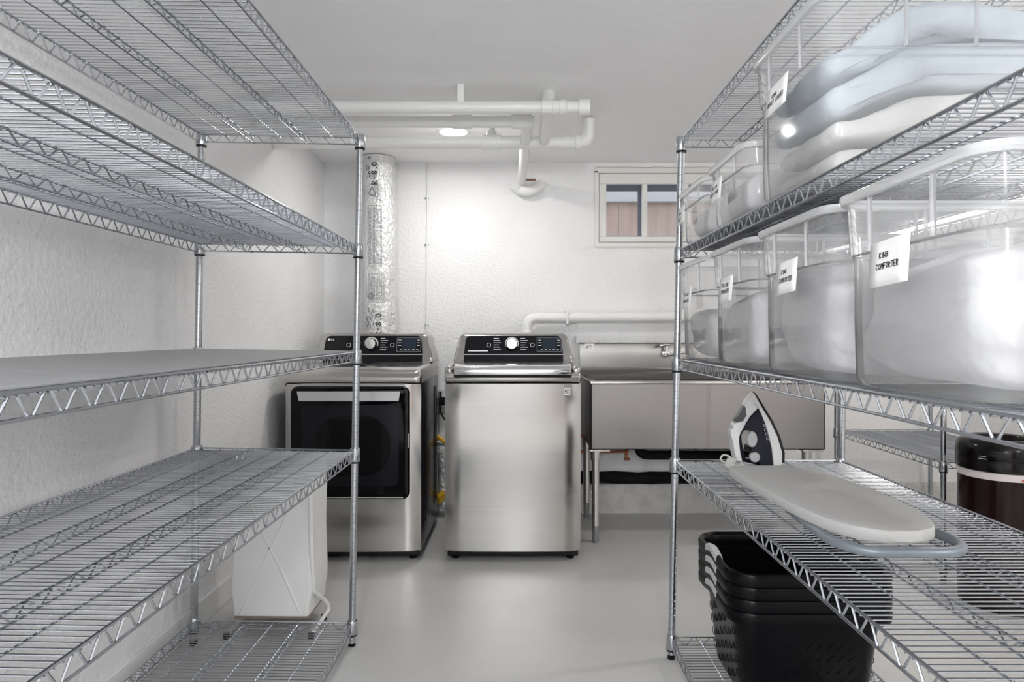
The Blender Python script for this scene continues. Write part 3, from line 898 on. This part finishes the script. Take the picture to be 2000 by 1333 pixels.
def seg(th0, z0, th1, z1, wd=.003):
    n = max(1, int(abs(th1-th0)/.08))
    for i in range(n):
        a0 = th0+(th1-th0)*i/n; a1 = th0+(th1-th0)*(i+1)/n; za = z0+(z1-z0)*i/n; zb = z0+(z1-z0)*(i+1)/n
        R = .1172
        A = Vector((a0*R, za)); B = Vector((a1*R, zb)); D = (B-A).normalized(); Nn = Vector((-D.y, D.x))*wd/2
        q = [A-Nn, B-Nn, B+Nn, A+Nn]
        d2.add([(cx+R*math.cos(p.x/R), cy+R*math.sin(p.x/R), p.y) for p in q], [(0,1,2,3)], False)
a0, a1 = TH(-118), TH(-72)
# boxed text blocks
for (b0, b1, z0, z1) in ((TH(-112),TH(-72),1.56,1.93),(TH(-112),TH(-62),1.34,1.51)):
    for s_ in ((b0,z0,b1,z0),(b0,z1,b1,z1),(b0,z0,b0,z1),(b1,z0,b1,z1)): seg(*s_, wd=.0022)
    rows = 9; rnd = random.Random(3)
    for r_ in range(rows):
        th = b0+(b1-b0)*(r_+.7)/(rows+.6); z = z0+.012
        while z < z1-.02:
            ln_ = rnd.uniform(.006,.022); seg(th, z, th, min(z+ln_, z1-.01), wd=.0028); z += ln_+.006
# triangle of arrows
tri = [(TH(-112),2.00),(TH(-88),1.985),(TH(-100),2.045)]
for i in range(3): seg(tri[i][0], tri[i][1], tri[(i+1)%3][0], tri[(i+1)%3][1], .006)
rnd = random.Random(9)
for r_ in range(3):
    z = 1.96
    while z < 2.05: seg(TH(-84+5*r_), z, TH(-84+5*r_), z+.012, .003); z += .018
d2.build('duct_fine_print', 'inksoft', duct); d2 = MB()
# listing mark
for k in range(18):
    a, b = 2*PI*k/18, 2*PI*(k+1)/18
    seg(TH(-104)+.13*math.cos(a), 1.378+.017*math.sin(a), TH(-104)+.13*math.cos(b), 1.378+.017*math.sin(b), .003)
for k in range(14):
    th = TH(-104+3*rnd.uniform(-6,8)); z = rnd.uniform(1.18,1.30); seg(th, z, th+rnd.uniform(-.1,.1), z+rnd.uniform(.01,.03), .005)
strokes(d2, 'UL', .016, dfn(TH(-101), 1.368), wd=.14)
d2.build('duct_fine_print', 'inksoft', duct); d2 = MB()
for k in range(10):
    th = TH(-112+rnd.uniform(-8,8)); z = rnd.uniform(2.10,2.22); seg(th, z, th+rnd.uniform(-.08,.08), z+rnd.uniform(.01,.02), .006)
d2.build('duct_fine_print', 'inksoft', duct)
# thin conduit
cd = thing('wall_conduit', 'thin white vertical conduit on the back wall right of the duct', 'conduit', (-.600, WALL_Y-.008, 0))
MB().tube([(0,0,1.16),(.004,0,1.75),(.008,0,CEIL)], .0065, 8).build('tube', 'pipe', cd)
for z in (1.20, 2.02, 1.72): MB().rbox(-.012,.014,-.004,.008,z-.005,z+.005,.001).build('clip', 'greypipe', cd)

# ------------------------------------------------------------------ ceiling pipes
def coupling(mb, p, axis, r, l):
    a = Vector(axis)*l/2; p = Vector(p)
    mb.tube([p-a, p-a*.9, p+a*.9, p+a], [r*.94, r, r, r*.94], 20)
p1 = thing('ceiling_pipe', 'foremost white drain pipe under the ceiling, ending in a capped fitting at right', 'pipe')
y, z, r = 2.95, 2.151, .0275
xl = ROOM_X0+.002
MB().tube([(xl,y,z),(.285,y,z)], r, 24).build('pipe_run', 'pipe', p1)
m = MB(); coupling(m, (.120,y,z), (1,0,0), .033, .05); m.tube([(.095,y,z),(.205,y,z)], .031, 24); coupling(m, (.190,y,z), (1,0,0), .033, .03); coupling(m, (.285,y,z), (1,0,0), .034, .05); m.build('fitting', 'pipe', p1)
m = MB(); m.tube([(.125,y+.03,z+.02),(.135,y+.10,CEIL)], .030, 20); m.build('riser', 'pipe', p1)
m = MB(); m.tube([(.125,y,z),(.125,y+.50,z-.02)], .028, 20); m.build('branch', 'pipe', p1)
p2 = thing('ceiling_pipe', 'middle white ceiling pipe between the two longer runs, with couplings', 'pipe')
y, z, r = 3.18, 2.160, .0275
MB().tube([(xl,y,z),(.07,y,z)], r, 24).build('pipe_run', 'pipe', p2)
for cxx, rr_ in ((-.275, .033), (.01, .034)):
    m = MB(); coupling(m, (cxx,y,z), (1,0,0), rr_, .097); m.build('coupling', 'pipe', p2)
m = MB()
m.tube(arc((.02,y,z),(.045,y+.05,z-.02),(.03,y+.12,z-.03))+[(.02,3.9,2.13)]+arc((.015,4.1,2.12),(.012,4.22,2.115),(.0,4.24,2.10)), .027, 18)
m.build('down_branch', 'pipe', p2)
p3 = thing('ceiling_pipe', 'lowest white ceiling pipe with a tee and an upturned elbow at its end', 'pipe')
y, z, r = 3.42, 2.130, .0325
m = MB(); m.tube([(xl,y,z),(.300,y,z)]+arc((.300,y,z),(.352,y,z),(.352,y,z+.05))+[(.352,y-.02,z+.12)], r, 24); m.build('pipe_run', 'pipe', p3)
m = MB(); coupling(m, (-.185,y,z), (1,0,0), .040, .018); coupling(m, (-.105,y,z), (1,0,0), .040, .018); m.tube([(-.185,y,z),(-.105,y,z)], .037, 24)
m.tube([(-.145,y,z),(-.145,y,z+.055)], [.030,.026], 20); m.tube([(-.145,y,z+.055),(-.145,y,z+.085)], .018, 16)
m.build('tee', 'pipe', p3)
m = MB(); coupling(m, (.300,y,z), (1,0,0), .040, .03); m.build('elbow_collar', 'pipe', p3)
hg = MB().rbox(-.275,-.245,2.93,2.97,2.16,CEIL,.003); hg.box(-.275,-.245,2.965,3.0,2.175,CEIL)
tag(hg.build('pipe_hanger', 'pipe'), 'flat white strap hanger holding the foremost ceiling pipe', 'bracket')
tr = thing('drain_elbow', 'white drain fitting with a rusty joint where the pipe meets the back wall', 'pipe fitting', (.04, 4.24, 2.09))
m = MB(); m.tube([(-.07,-.02,.0)]+arc((-.05,0,-.02),(.0,0,-.05),(.06,.01,-.02))+[(.10,.04,.02)], [.034]*11, 18)
m.build('bend', 'pipe', tr)
MB().rbox(-.01,.06,-.045,-.03,.022,.034,.003).build('rusty_joint', 'rust', tr)

# horizontal pipe above the sink
ps = thing('wall_pipe', 'thick white pipe running along the back wall above the steel sink', 'pipe')
y = WALL_Y-.075; zc = 1.15+29.5*(y/F)
m = MB(); m.tube([(.045,y,.80),(.045,y,1.165)]+arc((.045,y,1.165),(.045,y,zc),(.105,y,zc))+[(2.6,y,zc+.012)], .033, 24); m.build('pipe_run', 'pipe', ps)
m = MB(); coupling(m, (.15,y,zc), (1,0,0), .036, .012); m.build('coupling', 'pipe', ps)
m = MB(); coupling(m, (.045,y,1.15), (0,0,1), .038, .03); m.build('coupling', 'pipe', ps)
for x in (.30, 1.6):
    MB().rbox(x-.008,x+.008,y-.036,WALL_Y,zc-.042,zc+.05,.004).build('pipe_clamp', 'whitepl', ps)

# ------------------------------------------------------------------ steel sink
sk = thing('utility_sink', 'long stainless steel utility sink on tube legs against the back wall', 'sink', (.388, 3.62, 0))
L, D = 1.272, .58
zt, zb_ = .882, .516
m = MB()
t = .004
# basin: walls as thin boxes
m.box(0, L, 0, t, zb_, zt); m.box(0, t, 0, D, zb_, zt); m.box(L-t, L, 0, D, zb_, zt); m.box(0, L, 0, D, zb_, zb_+t); m.box(0, L, D-t, D, zb_, zt)
m.build('basin', 'sink', sk)
m = MB(); m.rbox(-.008, L+.008, -.010, .03, zt-.012, zt+.008, .006); m.build('front_rim', 'steel', sk)
for xr in (-.006, L-.03): MB().rbox(xr, xr+.036, 0, D, zt-.006, zt+.006, .004).build('side_rim', 'steel', sk)
# backsplash, curving at foot
rings = []
for x in [L*i/20-.006 for i in range(21)]:
    rings.append([(x, D-.02, .86),(x, D+.015, .90),(x, D+.030, .94),(x, D+.034, 1.080),(x, D+.050, 1.085),(x, D+.058, 1.06),(x,D+.058,.86)])
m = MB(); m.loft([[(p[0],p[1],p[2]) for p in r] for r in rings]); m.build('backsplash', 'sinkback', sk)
for x in (.628,):
    MB().box(x, x+.022, -.0016, 0, zb_+.004, zt-.012).build('seam_strip', 'steel_d', sk)
for x in (.028, L-.085):
    for y in (.03, D-.05):
        lg = MB(); lg.lathe([(.026,.455),(.027,.505),(.022,.5055)], x, y, 20); lg.lathe([(.0195,.095),(.0205,.46)], x, y, 20)
        lo_ = lg.build('leg', 'galv', sk)
        MB().lathe([(.012,0),(.017,.01),(.018,.09),(.0195,.096)], x, y, 20).build('bullet_foot', 'greypipe', lo_)
        if y < .1: MB().box(x-.035, x+.075, y-.03, y+.05, .505, .515).build('leg_bracket', 'galv', lo_)
ft = thing('sink_tap', 'small chrome lever tap on the sink backsplash beside the rack post', 'tap', (.388+.545, 3.62+D+.03, 1.03))
m = MB(); m.tube([(-.01,.01,-.005),(-.01,-.055,-.005)], .012, 16); m.lathe([(.020,-.004),(.021,.004),(.012,.006)], -.01, -.005, 20, ax='y')
m.build('valve_body', 'chrome_s', ft)
m = MB(); m.tube([(-.01,-.045,-.005),(-.008,-.05,.03),(-.008,-.05,.04)], [.010,.009,.007], 12); m.build('stem', 'chrome_s', ft)
m = MB(); m.tube([(.008,-.05,.046),(-.02,-.052,.045),(-.055,-.056,.040)], [.006,.008,.010], 12); m.build('lever', 'chrome_s', ft)
m = MB(); m.tube([(-.01,-.05,-.008)]+arc((0,-.06,-.018),(.02,-.07,-.012),(.045,-.07,-.006))+[(.10,-.07,-.002)], .007, 12); m.build('spout', 'chrome_s', ft)
lb = MB().box(.388+.026, .388+.083, 3.62+D+.030, 3.62+D+.033, 1.050, 1.083).build('maker_sticker', 'paper')
lb.parent = None; tag(lb, 'small white paper sticker at the top left corner of the sink backsplash', 'sticker')
m = MB(); yy = 3.62+D+.0295
for k, w_ in ((0,.040),(1,.034)): m.box(.388+.034, .388+.034+w_, yy-.0006, yy, 1.073-.006*k, 1.0755-.006*k)
m.box(.388+.034, .388+.046, yy-.0006, yy, 1.056, 1.062)
m.build('sticker_print', 'inksoft', lb)
# plumbing beneath
dp = thing('drain_pipe', 'black plastic drain pipe with an elbow under the steel sink', 'pipe', (.71, 3.98, 0))
m = MB(); m.tube([(0,0,.516),(0,0,.50)]+arc((0,0,.48),(0,0,.42),(.06,0,.42))+[(.75,.10,.40)], .028, 18); m.build('pipe', 'mattblack', dp)
m = MB(); m.tube([(.20,.015,.416),(.25,.02,.415)], .038, 18); m.tube([(-.0,0,.50),(0,0,.515)], .04, 18); m.build('nut', 'mattblack', dp)
for (z, lb_) in ((.500,'upper thin copper pipe running behind the sink legs'), (.405,'lower thin copper pipe with a small valve behind the sink legs')):
    c_ = thing('copper_pipe', lb_, 'pipe', (0, 4.18, 0))
    MB().tube([(.20,0,z),(.66,0,z)], .009, 10).build('pipe', 'copper', c_)
    if z < .45:
        m = MB(); m.tube([(.66,0,z),(.68,0,z)], .017, 12); m.tube([(.67,0,z-.045),(.67,0,z+.03)], .009, 10); m.tube([(.655,-.01,z-.045),(.69,-.01,z-.045)], .008, 8); m.build('valve', 'copper', c_)
    else:
        m = MB(); m.tube([(.66,0,z),(.86,0,z+.012)], .011, 10); m.build('union', 'copper', c_)
tag(MB().tube([(1.12,4.225,.30),(1.12,4.225,.60)], .010, 10).build('copper_pipe', 'copper'), 'short vertical copper pipe behind the middle of the sink', 'pipe')
fm_ = MB(); pts = [(.36+i*.08, WALL_Y-.042, 0.226+.003*math.sin(i*.9)) for i in range(20)]  # black strip built in place of the shadowed gap above the ledge
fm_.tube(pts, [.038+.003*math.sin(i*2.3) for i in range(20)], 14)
tag(fm_.build('ledge_gap_shade', 'mattblack'), 'ragged black foam roll lying along the top of the cement ledge', 'insulation')

# ------------------------------------------------------------------ hamper
hp = thing('laundry_hamper', 'white canvas laundry hamper on a folding tube frame behind the left rack', 'laundry hamper', (-.945, 2.64, 0))
rings = []; hx, hy = .150, .115
for i in range(15):
    z = .075+.575*i/14; ring = []
    k = 1+.02*math.sin(i*.7)
    bx = hx*(1.0 if z > .14 else .96); by = hy
    for (px_, py_) in rrect(-bx, bx, -by, by, .012, 3):
        ring.append((px_*k+.003*noise.noise(Vector((px_*9, z*5, 1))), py_+.004*noise.noise(Vector((px_*8, py_*8, z*6))), z))
    rings.append(ring)
MB().loft(rings).build('canvas_bag', 'canvas', hp)
m = MB()
m.tube([(hx+.002, -.12, .60),(hx+.004,-.11,.30),(hx+.006,-.09,.16)]+arc((hx+.006,-.09,.16),(hx+.03,.10,.03),(hx+.022,.02,.03))+[(hx+.01,-.13,.012)], .0085, 10)
m.build('side_frame', 'hampertube', hp)
m = MB(); m.tube([(-hx-.008, .12, .62),(-hx-.010,.12,.04)]+arc((-hx-.010,.12,.04),(-hx-.012,.10,.012),(-hx-.01,-.13,.012)), .0085, 10); m.build('side_frame', 'hampertube', hp)
for s in (-1, 1):
    MB().tube([(s*.115,-hy+.0045,.080),(s*.04,-hy+.004,.25),(-s*.045,-hy+.004,.42),(-s*.10,-hy+.0045,.56)], .0075, 12).build('cross_leg', 'canvas', hp)
MB().tube([(-.004,-hy-.002,.335),(-.004,-hy-.006,.335)], .004, 10).build('rivet', 'greypipe', hp)
MB().box(-hx+.01, hx-.01, -hy+.01, hy-.01, .062, .076).build('base_board', 'beige', hp)
for (x,y) in ((hx+.01,-.135),(-hx-.01,-.135),(hx+.01,.03),(-hx-.01,.09)):
    MB().lathe([(.010,0),(.012,.004),(.012,.02)], x, y, 12).build('rubber_foot', 'black', hp)

# ------------------------------------------------------------------ laundry baskets
def basket(z0, label, top):
    t = thing('laundry_basket', label, 'laundry basket', (.828, 2.055, z0), group='nested laundry baskets')
    A, B, H = .236, .208, .290
    def ring(ins, z, r, hump=True):
        out = []
        for (x, y) in rrect(-A+ins, A-ins, -B+ins, B-ins, r, 8):
            e = 0
            if hump and abs(x) > A-ins-.02:
                e = .014*math.exp(-(y/.07)**2)
            out.append((x, y, z+e*(z/H)))
        # add points along straight sides
        res = []
        n = len(out)
        for i in range(n):
            a, b = Vector(out[i]), Vector(out[(i+1)%n])
            k = max(1, int((b-a).length/.03))
            for j in range(k):
                p = a.lerp(b, j/k)
                if hump and abs(p.x) > A-ins-.004: p.z = z+.014*math.exp(-(p.y/.07)**2)*(z/H)
                res.append((p.x, p.y, p.z))
        return res
    base = [(.085,0,.05),(.072,.002,.06),(.062,.02,.07),(.018,H-.055,.085)]
    m_ = len(ring(0, H, .09))
    def fit(r):
        return r
    # use constant corner radius so rings share their layout
    R = .075
    def rg(ins, z):
        pts = []
        n = 8
        for (cx_, cy_, a0) in ((A-R,-B+R,-PI/2),(A-R,B-R,0),(-A+R,B-R,PI/2),(-A+R,-B+R,PI)):
            for k in range(n+1):
                a = a0+PI/2*k/n
                pts.append(((cx_+R*math.cos(a))*(A-ins)/A, (cy_+R*math.sin(a))*(B-ins)/B))
        res = []
        for i in range(len(pts)):
            a, b = Vector(pts[i]), Vector(pts[(i+1)%len(pts)])
            k = 8 if (i % 9) == 8 else 1
            for j in range(k):
                p = a.lerp(b, j/k); e = 0
                if abs(p.x) > (A-ins)*.985: e = .016*math.exp(-(p.y/.055)**2)
                res.append((p.x, p.y, z+e*max(0,(z-.5*H)/(.5*H))))
        return res
    mb = MB()
    mb.loft([rg(.072,0), rg(.060,.003), rg(.050,.022), rg(.026,H-.044), rg(.004,H-.038), rg(.001,H-.012)], capb=True, capt=False)
    mb.loft([rg(.017,H-.040), rg(.029,H-.046), rg(.053,.022), rg(.060,.005)], capb=False, capt=True)
    rm = MB()
    rm.loft([rg(.004,H-.036), rg(-.001,H-.034), rg(-.002,H-.010), rg(.001,H-.002), rg(.006,H), rg(.012,H-.003), rg(.017,H-.012), rg(.017,H-.040)], capb=False, capt=False)
    rm.build('rim', 'blacktub', t)
    for s in (-1, 1):
        g = MB(); pts = []
        for k in range(13):
            y = -.055+.11*k/12; pts.append((s*(A+.0005), y, H-.006+.016*math.exp(-(y/.055)**2)))
        rr_ = []
        for (x, y, z) in pts:
            rr_.append([(x-s*.019, y, z-.006),(x-s*.016, y, z+.004),(x-s*.008, y, z+.0085),(x+s*.003, y, z+.004),(x+s*.004, y, z-.012),(x-s*.001,y,z-.016)])
        g.loft(rr_); g.build('handle_grip', 'grip', t)
    if top is not None:
        # round vent holes with raised lips on the ends, slanted slots on the long sides
        hr = mb
        def wall_x(z): return A-(.050+(.026-.050)*(z-.022)/(H-.066))
        def wall_y(z): return B-(.050+(.026-.050)*(z-.022)/(H-.066))
        for s in (-1, 1):
            for i in range(6):
                for j in range(5):
                    y = -.115+.046*i; z = .038+.042*j+(.021 if i % 2 else 0)
                    if z > H-.065: continue
                    x = s*(wall_x(z)+.0005)
                    c = Vector((x,y,z)); r = .0125
                    hr.tube([(x, y+r*math.cos(2*PI*k/16), z+r*math.sin(2*PI*k/16)) for k in range(16)], .0012, 5, closed=True)
        for s in (-1, 1):
            for i in range(8):
                for j in range(6):
                    x = -.105+.030*i; z = .03+.036*j
                    if z > H-.08: continue
                    yw = s*(wall_y(z+.01)+.0005)
                    hr.tube([(x, yw, z), (x+.008, yw, z+.012), (x+.020, yw, z+.020)], .0013, 5)
    mb.build('tub', 'blacktub', t)
    return t
zb0 = RH[0]+.001
bl = ['black plastic laundry basket at the bottom of the stack, its vented side fully visible',
      'black laundry basket nested directly on the bottom one, only its rim and grip showing',
      'black laundry basket third up in the nested stack, just under the top one',
      'black laundry basket at the top of the nested stack with an open empty inside']
for i in range(4): basket(zb0+.036*i, bl[i], 0 if i == 0 else None)

# ------------------------------------------------------------------ ironing board
z4 = RH[1]
ib = thing('ironing_board', 'small tabletop ironing board with a pale grey cover lying on the right rack shelf', 'ironing board', (0,0,z4+.001))
outl = [(.632,1.985),(.70,1.995),(.78,1.995),(.826,1.975),(.862,1.90),(.885,1.80),(.900,1.68),(.900,1.56),(.885,1.45),(.855,1.37),(.805,1.335),(.745,1.332),(.690,1.365),(.655,1.43),(.637,1.53),(.627,1.65),(.620,1.78),(.618,1.90),(.620,1.96)]
# smooth closed outline
def smooth_closed(pts, k=5):
    out = []; n = len(pts)
    for i in range(n):
        p0,p1,p2,p3 = [Vector(pts[(i+d)%n]) for d in (-1,0,1,2)]
        for j in range(k):
            t = j/k; out.append(.5*((2*p1)+(-p0+p2)*t+(2*p0-5*p1+4*p2-p3)*t*t+(-p0+3*p1-3*p2+p3)*t**3))
    return out
S = smooth_closed(outl); cxb = sum((p.x for p in S))/len(S); cyb = sum((p.y for p in S))/len(S)
def rgb(ins, z, wav=0):
    out = []
    for i, p in enumerate(S):
        d = Vector((p.x-cxb, p.y-cyb)); l = d.length; q = Vector((cxb,cyb))+d*(1-ins/l)
        ww = wav*math.sin(i*1.9)*(.6+.4*math.sin(i*.37))
        out.append((q.x, q.y, z+ww))
    return out
m = MB(); m.loft([rgb(.02,.024), rgb(.004,.023,.0012), rgb(0,.028,.001), rgb(0,.044), rgb(.003,.049), rgb(.012,.051), rgb(.05,.052), rgb(.10,.052)])
m.build('padded_cover', 'boardcloth', ib)
m = MB()
m.tube([(.700,1.75,.014),(.664,1.64,.012)]+arc((.650,1.42,.012),(.655,1.315,.012),(.73,1.315,.012))+arc((.80,1.315,.012),(.915,1.300,.012),(.908,1.42,.012))+[(.870,1.60,.013),(.84,1.75,.014)], .011, 12)
m.build('folding_leg', 'greytube', ib)
m = MB(); m.tube([(.70,1.90,.013),(.70,1.70,.016)], .008, 8); m.tube([(.82,1.90,.013),(.82,1.70,.016)], .008, 8); m.tube([(.69,1.70,.014),(.85,1.70,.014)], .008, 8)
m.build('leg_brace', 'greytube', ib)

# ------------------------------------------------------------------ steam iron
ir = thing('steam_iron', 'white and navy steam iron standing on its heel on the shelf beside the ironing board', 'iron', (.800, 2.26, z4+.001), rz=.0)
K = .0002357
def I(u, v): return ((u-520)*K, (1150-v)*K)
hw = lambda z: max(.004, .054*math.sqrt(max(0, 1-z/.252)))          # half width of the sole towards the tip
def part(name, poly, k, m_, parent=ir, mn=.0, bev=.002):
    pl = [I(*p) for p in poly]
    # densify
    D_ = []
    for i in range(len(pl)):
        a, b = Vector(pl[i]), Vector(pl[(i+1)%len(pl)]); n = max(1, int((b-a).length/.02))
        for j in range(n): D_.append(tuple(a.lerp(b, j/n)))
    o = MB().plate(D_, lambda x,z: -max(mn, k*hw(z)), lambda x,z: max(mn, k*hw(z))).build(name, m_, parent)
    md = o.modifiers.new('tri','TRIANGULATE')
    b = o.modifiers.new('bevel','BEVEL'); b.width = bev; b.segments = 2; b.limit_method = 'ANGLE'; b.angle_limit = math.radians(50)
    o.modifiers.move(1, 0)
    return o
sole = [(482,100),(508,118),(620,322),(722,505),(812,722),(866,945),(856,1085),(826,1085),(836,950),(775,722),(686,510),(586,330)]
part('soleplate', sole, 1.0, 'black', bev=.001)
skirt = [(475,110),(500,140),(590,330),(690,510),(778,722),(838,955),(830,1088),(800,1142),(708,1152),(690,900),(655,720),(612,540),(568,420),(534,332),(450,215)]
part('skirt', skirt, .95, 'ironwhite')
navy = [(534,336),(568,420),(612,540),(655,720),(690,900),(706,1152),(555,1150),(510,1090),(370,1085),(512,1080),(515,980),(470,945),(415,975),(418,880),(450,880),(500,800),(470,700),(400,640),(330,620),(420,460)]
part('body', navy, .82, 'ironnavy')
lin_ = [(330,615),(400,640),(330,655),(296,720),(300,820),(330,960),(350,1050),(512,1090),(555,1150),(300,1088),(275,960),(262,820),(268,740),(290,670)]
part('handle_lining', lin_, .45, 'ironnavy', mn=.016)
hand = [(478,112),(500,160),(534,334),(420,455),(325,620),(285,675),(262,740),(260,820),(272,960),(300,1088),(225,1085),(190,960),(168,800),(150,740),(140,655),(190,620),(172,585),(205,545),(320,520),(372,440),(360,330),(345,300),(370,230)]
part('handle', hand, .5, 'ironwhite', mn=.018)
tank = [(340,305),(362,335),(374,430),(322,512),(212,532),(240,470),(300,360)]
part('spray_cap', tank, .4, 'smoke', mn=.014, bev=.001)
x, z = I(395, 760)
# dial seen from the side
dl = MB()
for (yy, r) in ((-.046,.0265),):
    dl.lathe([(r*.98,-.030),(r,-.034),(r,-.044),(r*.9,-.047)], x+.004, z, 28, sx=.62, sy=1.0, ax='y')
dl.build('temperature_dial', 'irondial', ir)
x, z = I(450, 1015)
MB().lathe([(.016,-.030),(.017,-.044),(.014,-.047)], x, z, 20, sx=1.0, sy=1.0, ax='y').build('cord_cap', 'irondial', ir)
x, z = I(172, 700)
MB().rbox(x-.006, x+.006, -.012, .012, z-.018, z+.018, .003).build('steam_button', 'irondial', ir)
m = MB()
for k in range(4):
    x, z = I(592+12*k, 565+60*k)
    m.tube([(x+.0045*math.cos(2*PI*q/10), -.0415+.001*k*-1, z+.0045*math.sin(2*PI*q/10)) for q in range(10)], .0007, 4, closed=True)
m.build('symbol_print', 'print', ir)
cdm = MB()
cp = [(-.05,-.01,.020),(-.06,-.05,.008),(-.02,-.085,.005),(.05,-.095,.005),(.12,-.09,.005),(.10,-.075,.005),(.02,-.075,.006),(-.05,-.07,.006),(-.095,-.04,.006),(-.125,-.03,.02),(-.115,-.02,.035),(-.095,-.03,.030),(-.10,-.05,.012),(-.12,-.07,.006),(-.09,-.09,.006),(-.03,-.10,.006)]
cc = []
for i in range(len(cp)-1):
    p0,p1,p2,p3 = [Vector(cp[min(max(i+d,0),len(cp)-1)]) for d in (-1,0,1,2)]
    for j in range(6):
        t = j/6; cc.append((.5*((2*p1)+(-p0+p2)*t+(2*p0-5*p1+4*p2-p3)*t*t+(-p0+3*p1-3*p2+p3)*t**3))[:])
cdm.tube(cc, .0032, 8)
for q in range(5):
    cdm.tube([(-.105+.014*math.cos(a)+.002*q, -.055+.012*math.sin(a), .008+.005*q) for a in [2*PI*k/14 for k in range(14)]], .0030, 6, closed=True)
cdm.build('cord', 'cord', ir)

# ------------------------------------------------------------------ rubbish bin
rb = thing('rubbish_bin', 'tall round glossy dark brown rubbish bin with a black domed lid at the right edge', 'rubbish bin', (2.055, 2.84, 0))
r = .158
MB().lathe([(r-.006,0),(r,.006),(r,.02),(r,.560),(r-.004,.565)], n=48).build('can_body', 'bincan', rb)
MB().lathe([(r+.001,.545),(r+.0025,.555),(r+.002,.578),(r-.002,.58)], n=48, capb=False, capt=False).build('bag_edge', 'bag', rb)
MB().lathe([(r+.004,.575),(r+.008,.578),(r+.009,.620),(r+.0085,.622),(r+.009,.624),(r+.008,.665),(r+.001,.690),(r-.014,.703),(r-.034,.708),(r-.050,.704),(r-.055,.694),(r-.055,.66)], n=48, capt=False).build('lid', 'binlid', rb)
MB().lathe([(.001,.668),(r-.056,.672)], n=48, capb=False, capt=False).build('swing_flap', 'binlid', rb)
m = MB()
for k in range(2):
    pts = []
    a0 = math.radians(207)
    for j in range(6):
        a = a0+.17*j/5; pts.append(((r+.0095)*math.cos(a), (r+.0095)*math.sin(a), .640-.010*k))
    m.tube(pts, .0007+.0006*k, 4)
m.build('lid_print', 'print', rb)
a = math.radians(262)
MB().tube([((r+.004)*math.cos(a+d), (r+.004)*math.sin(a+d), .553) for d in (-.05,0,.05)], .0035, 8).build('red_tag', 'red', rb)
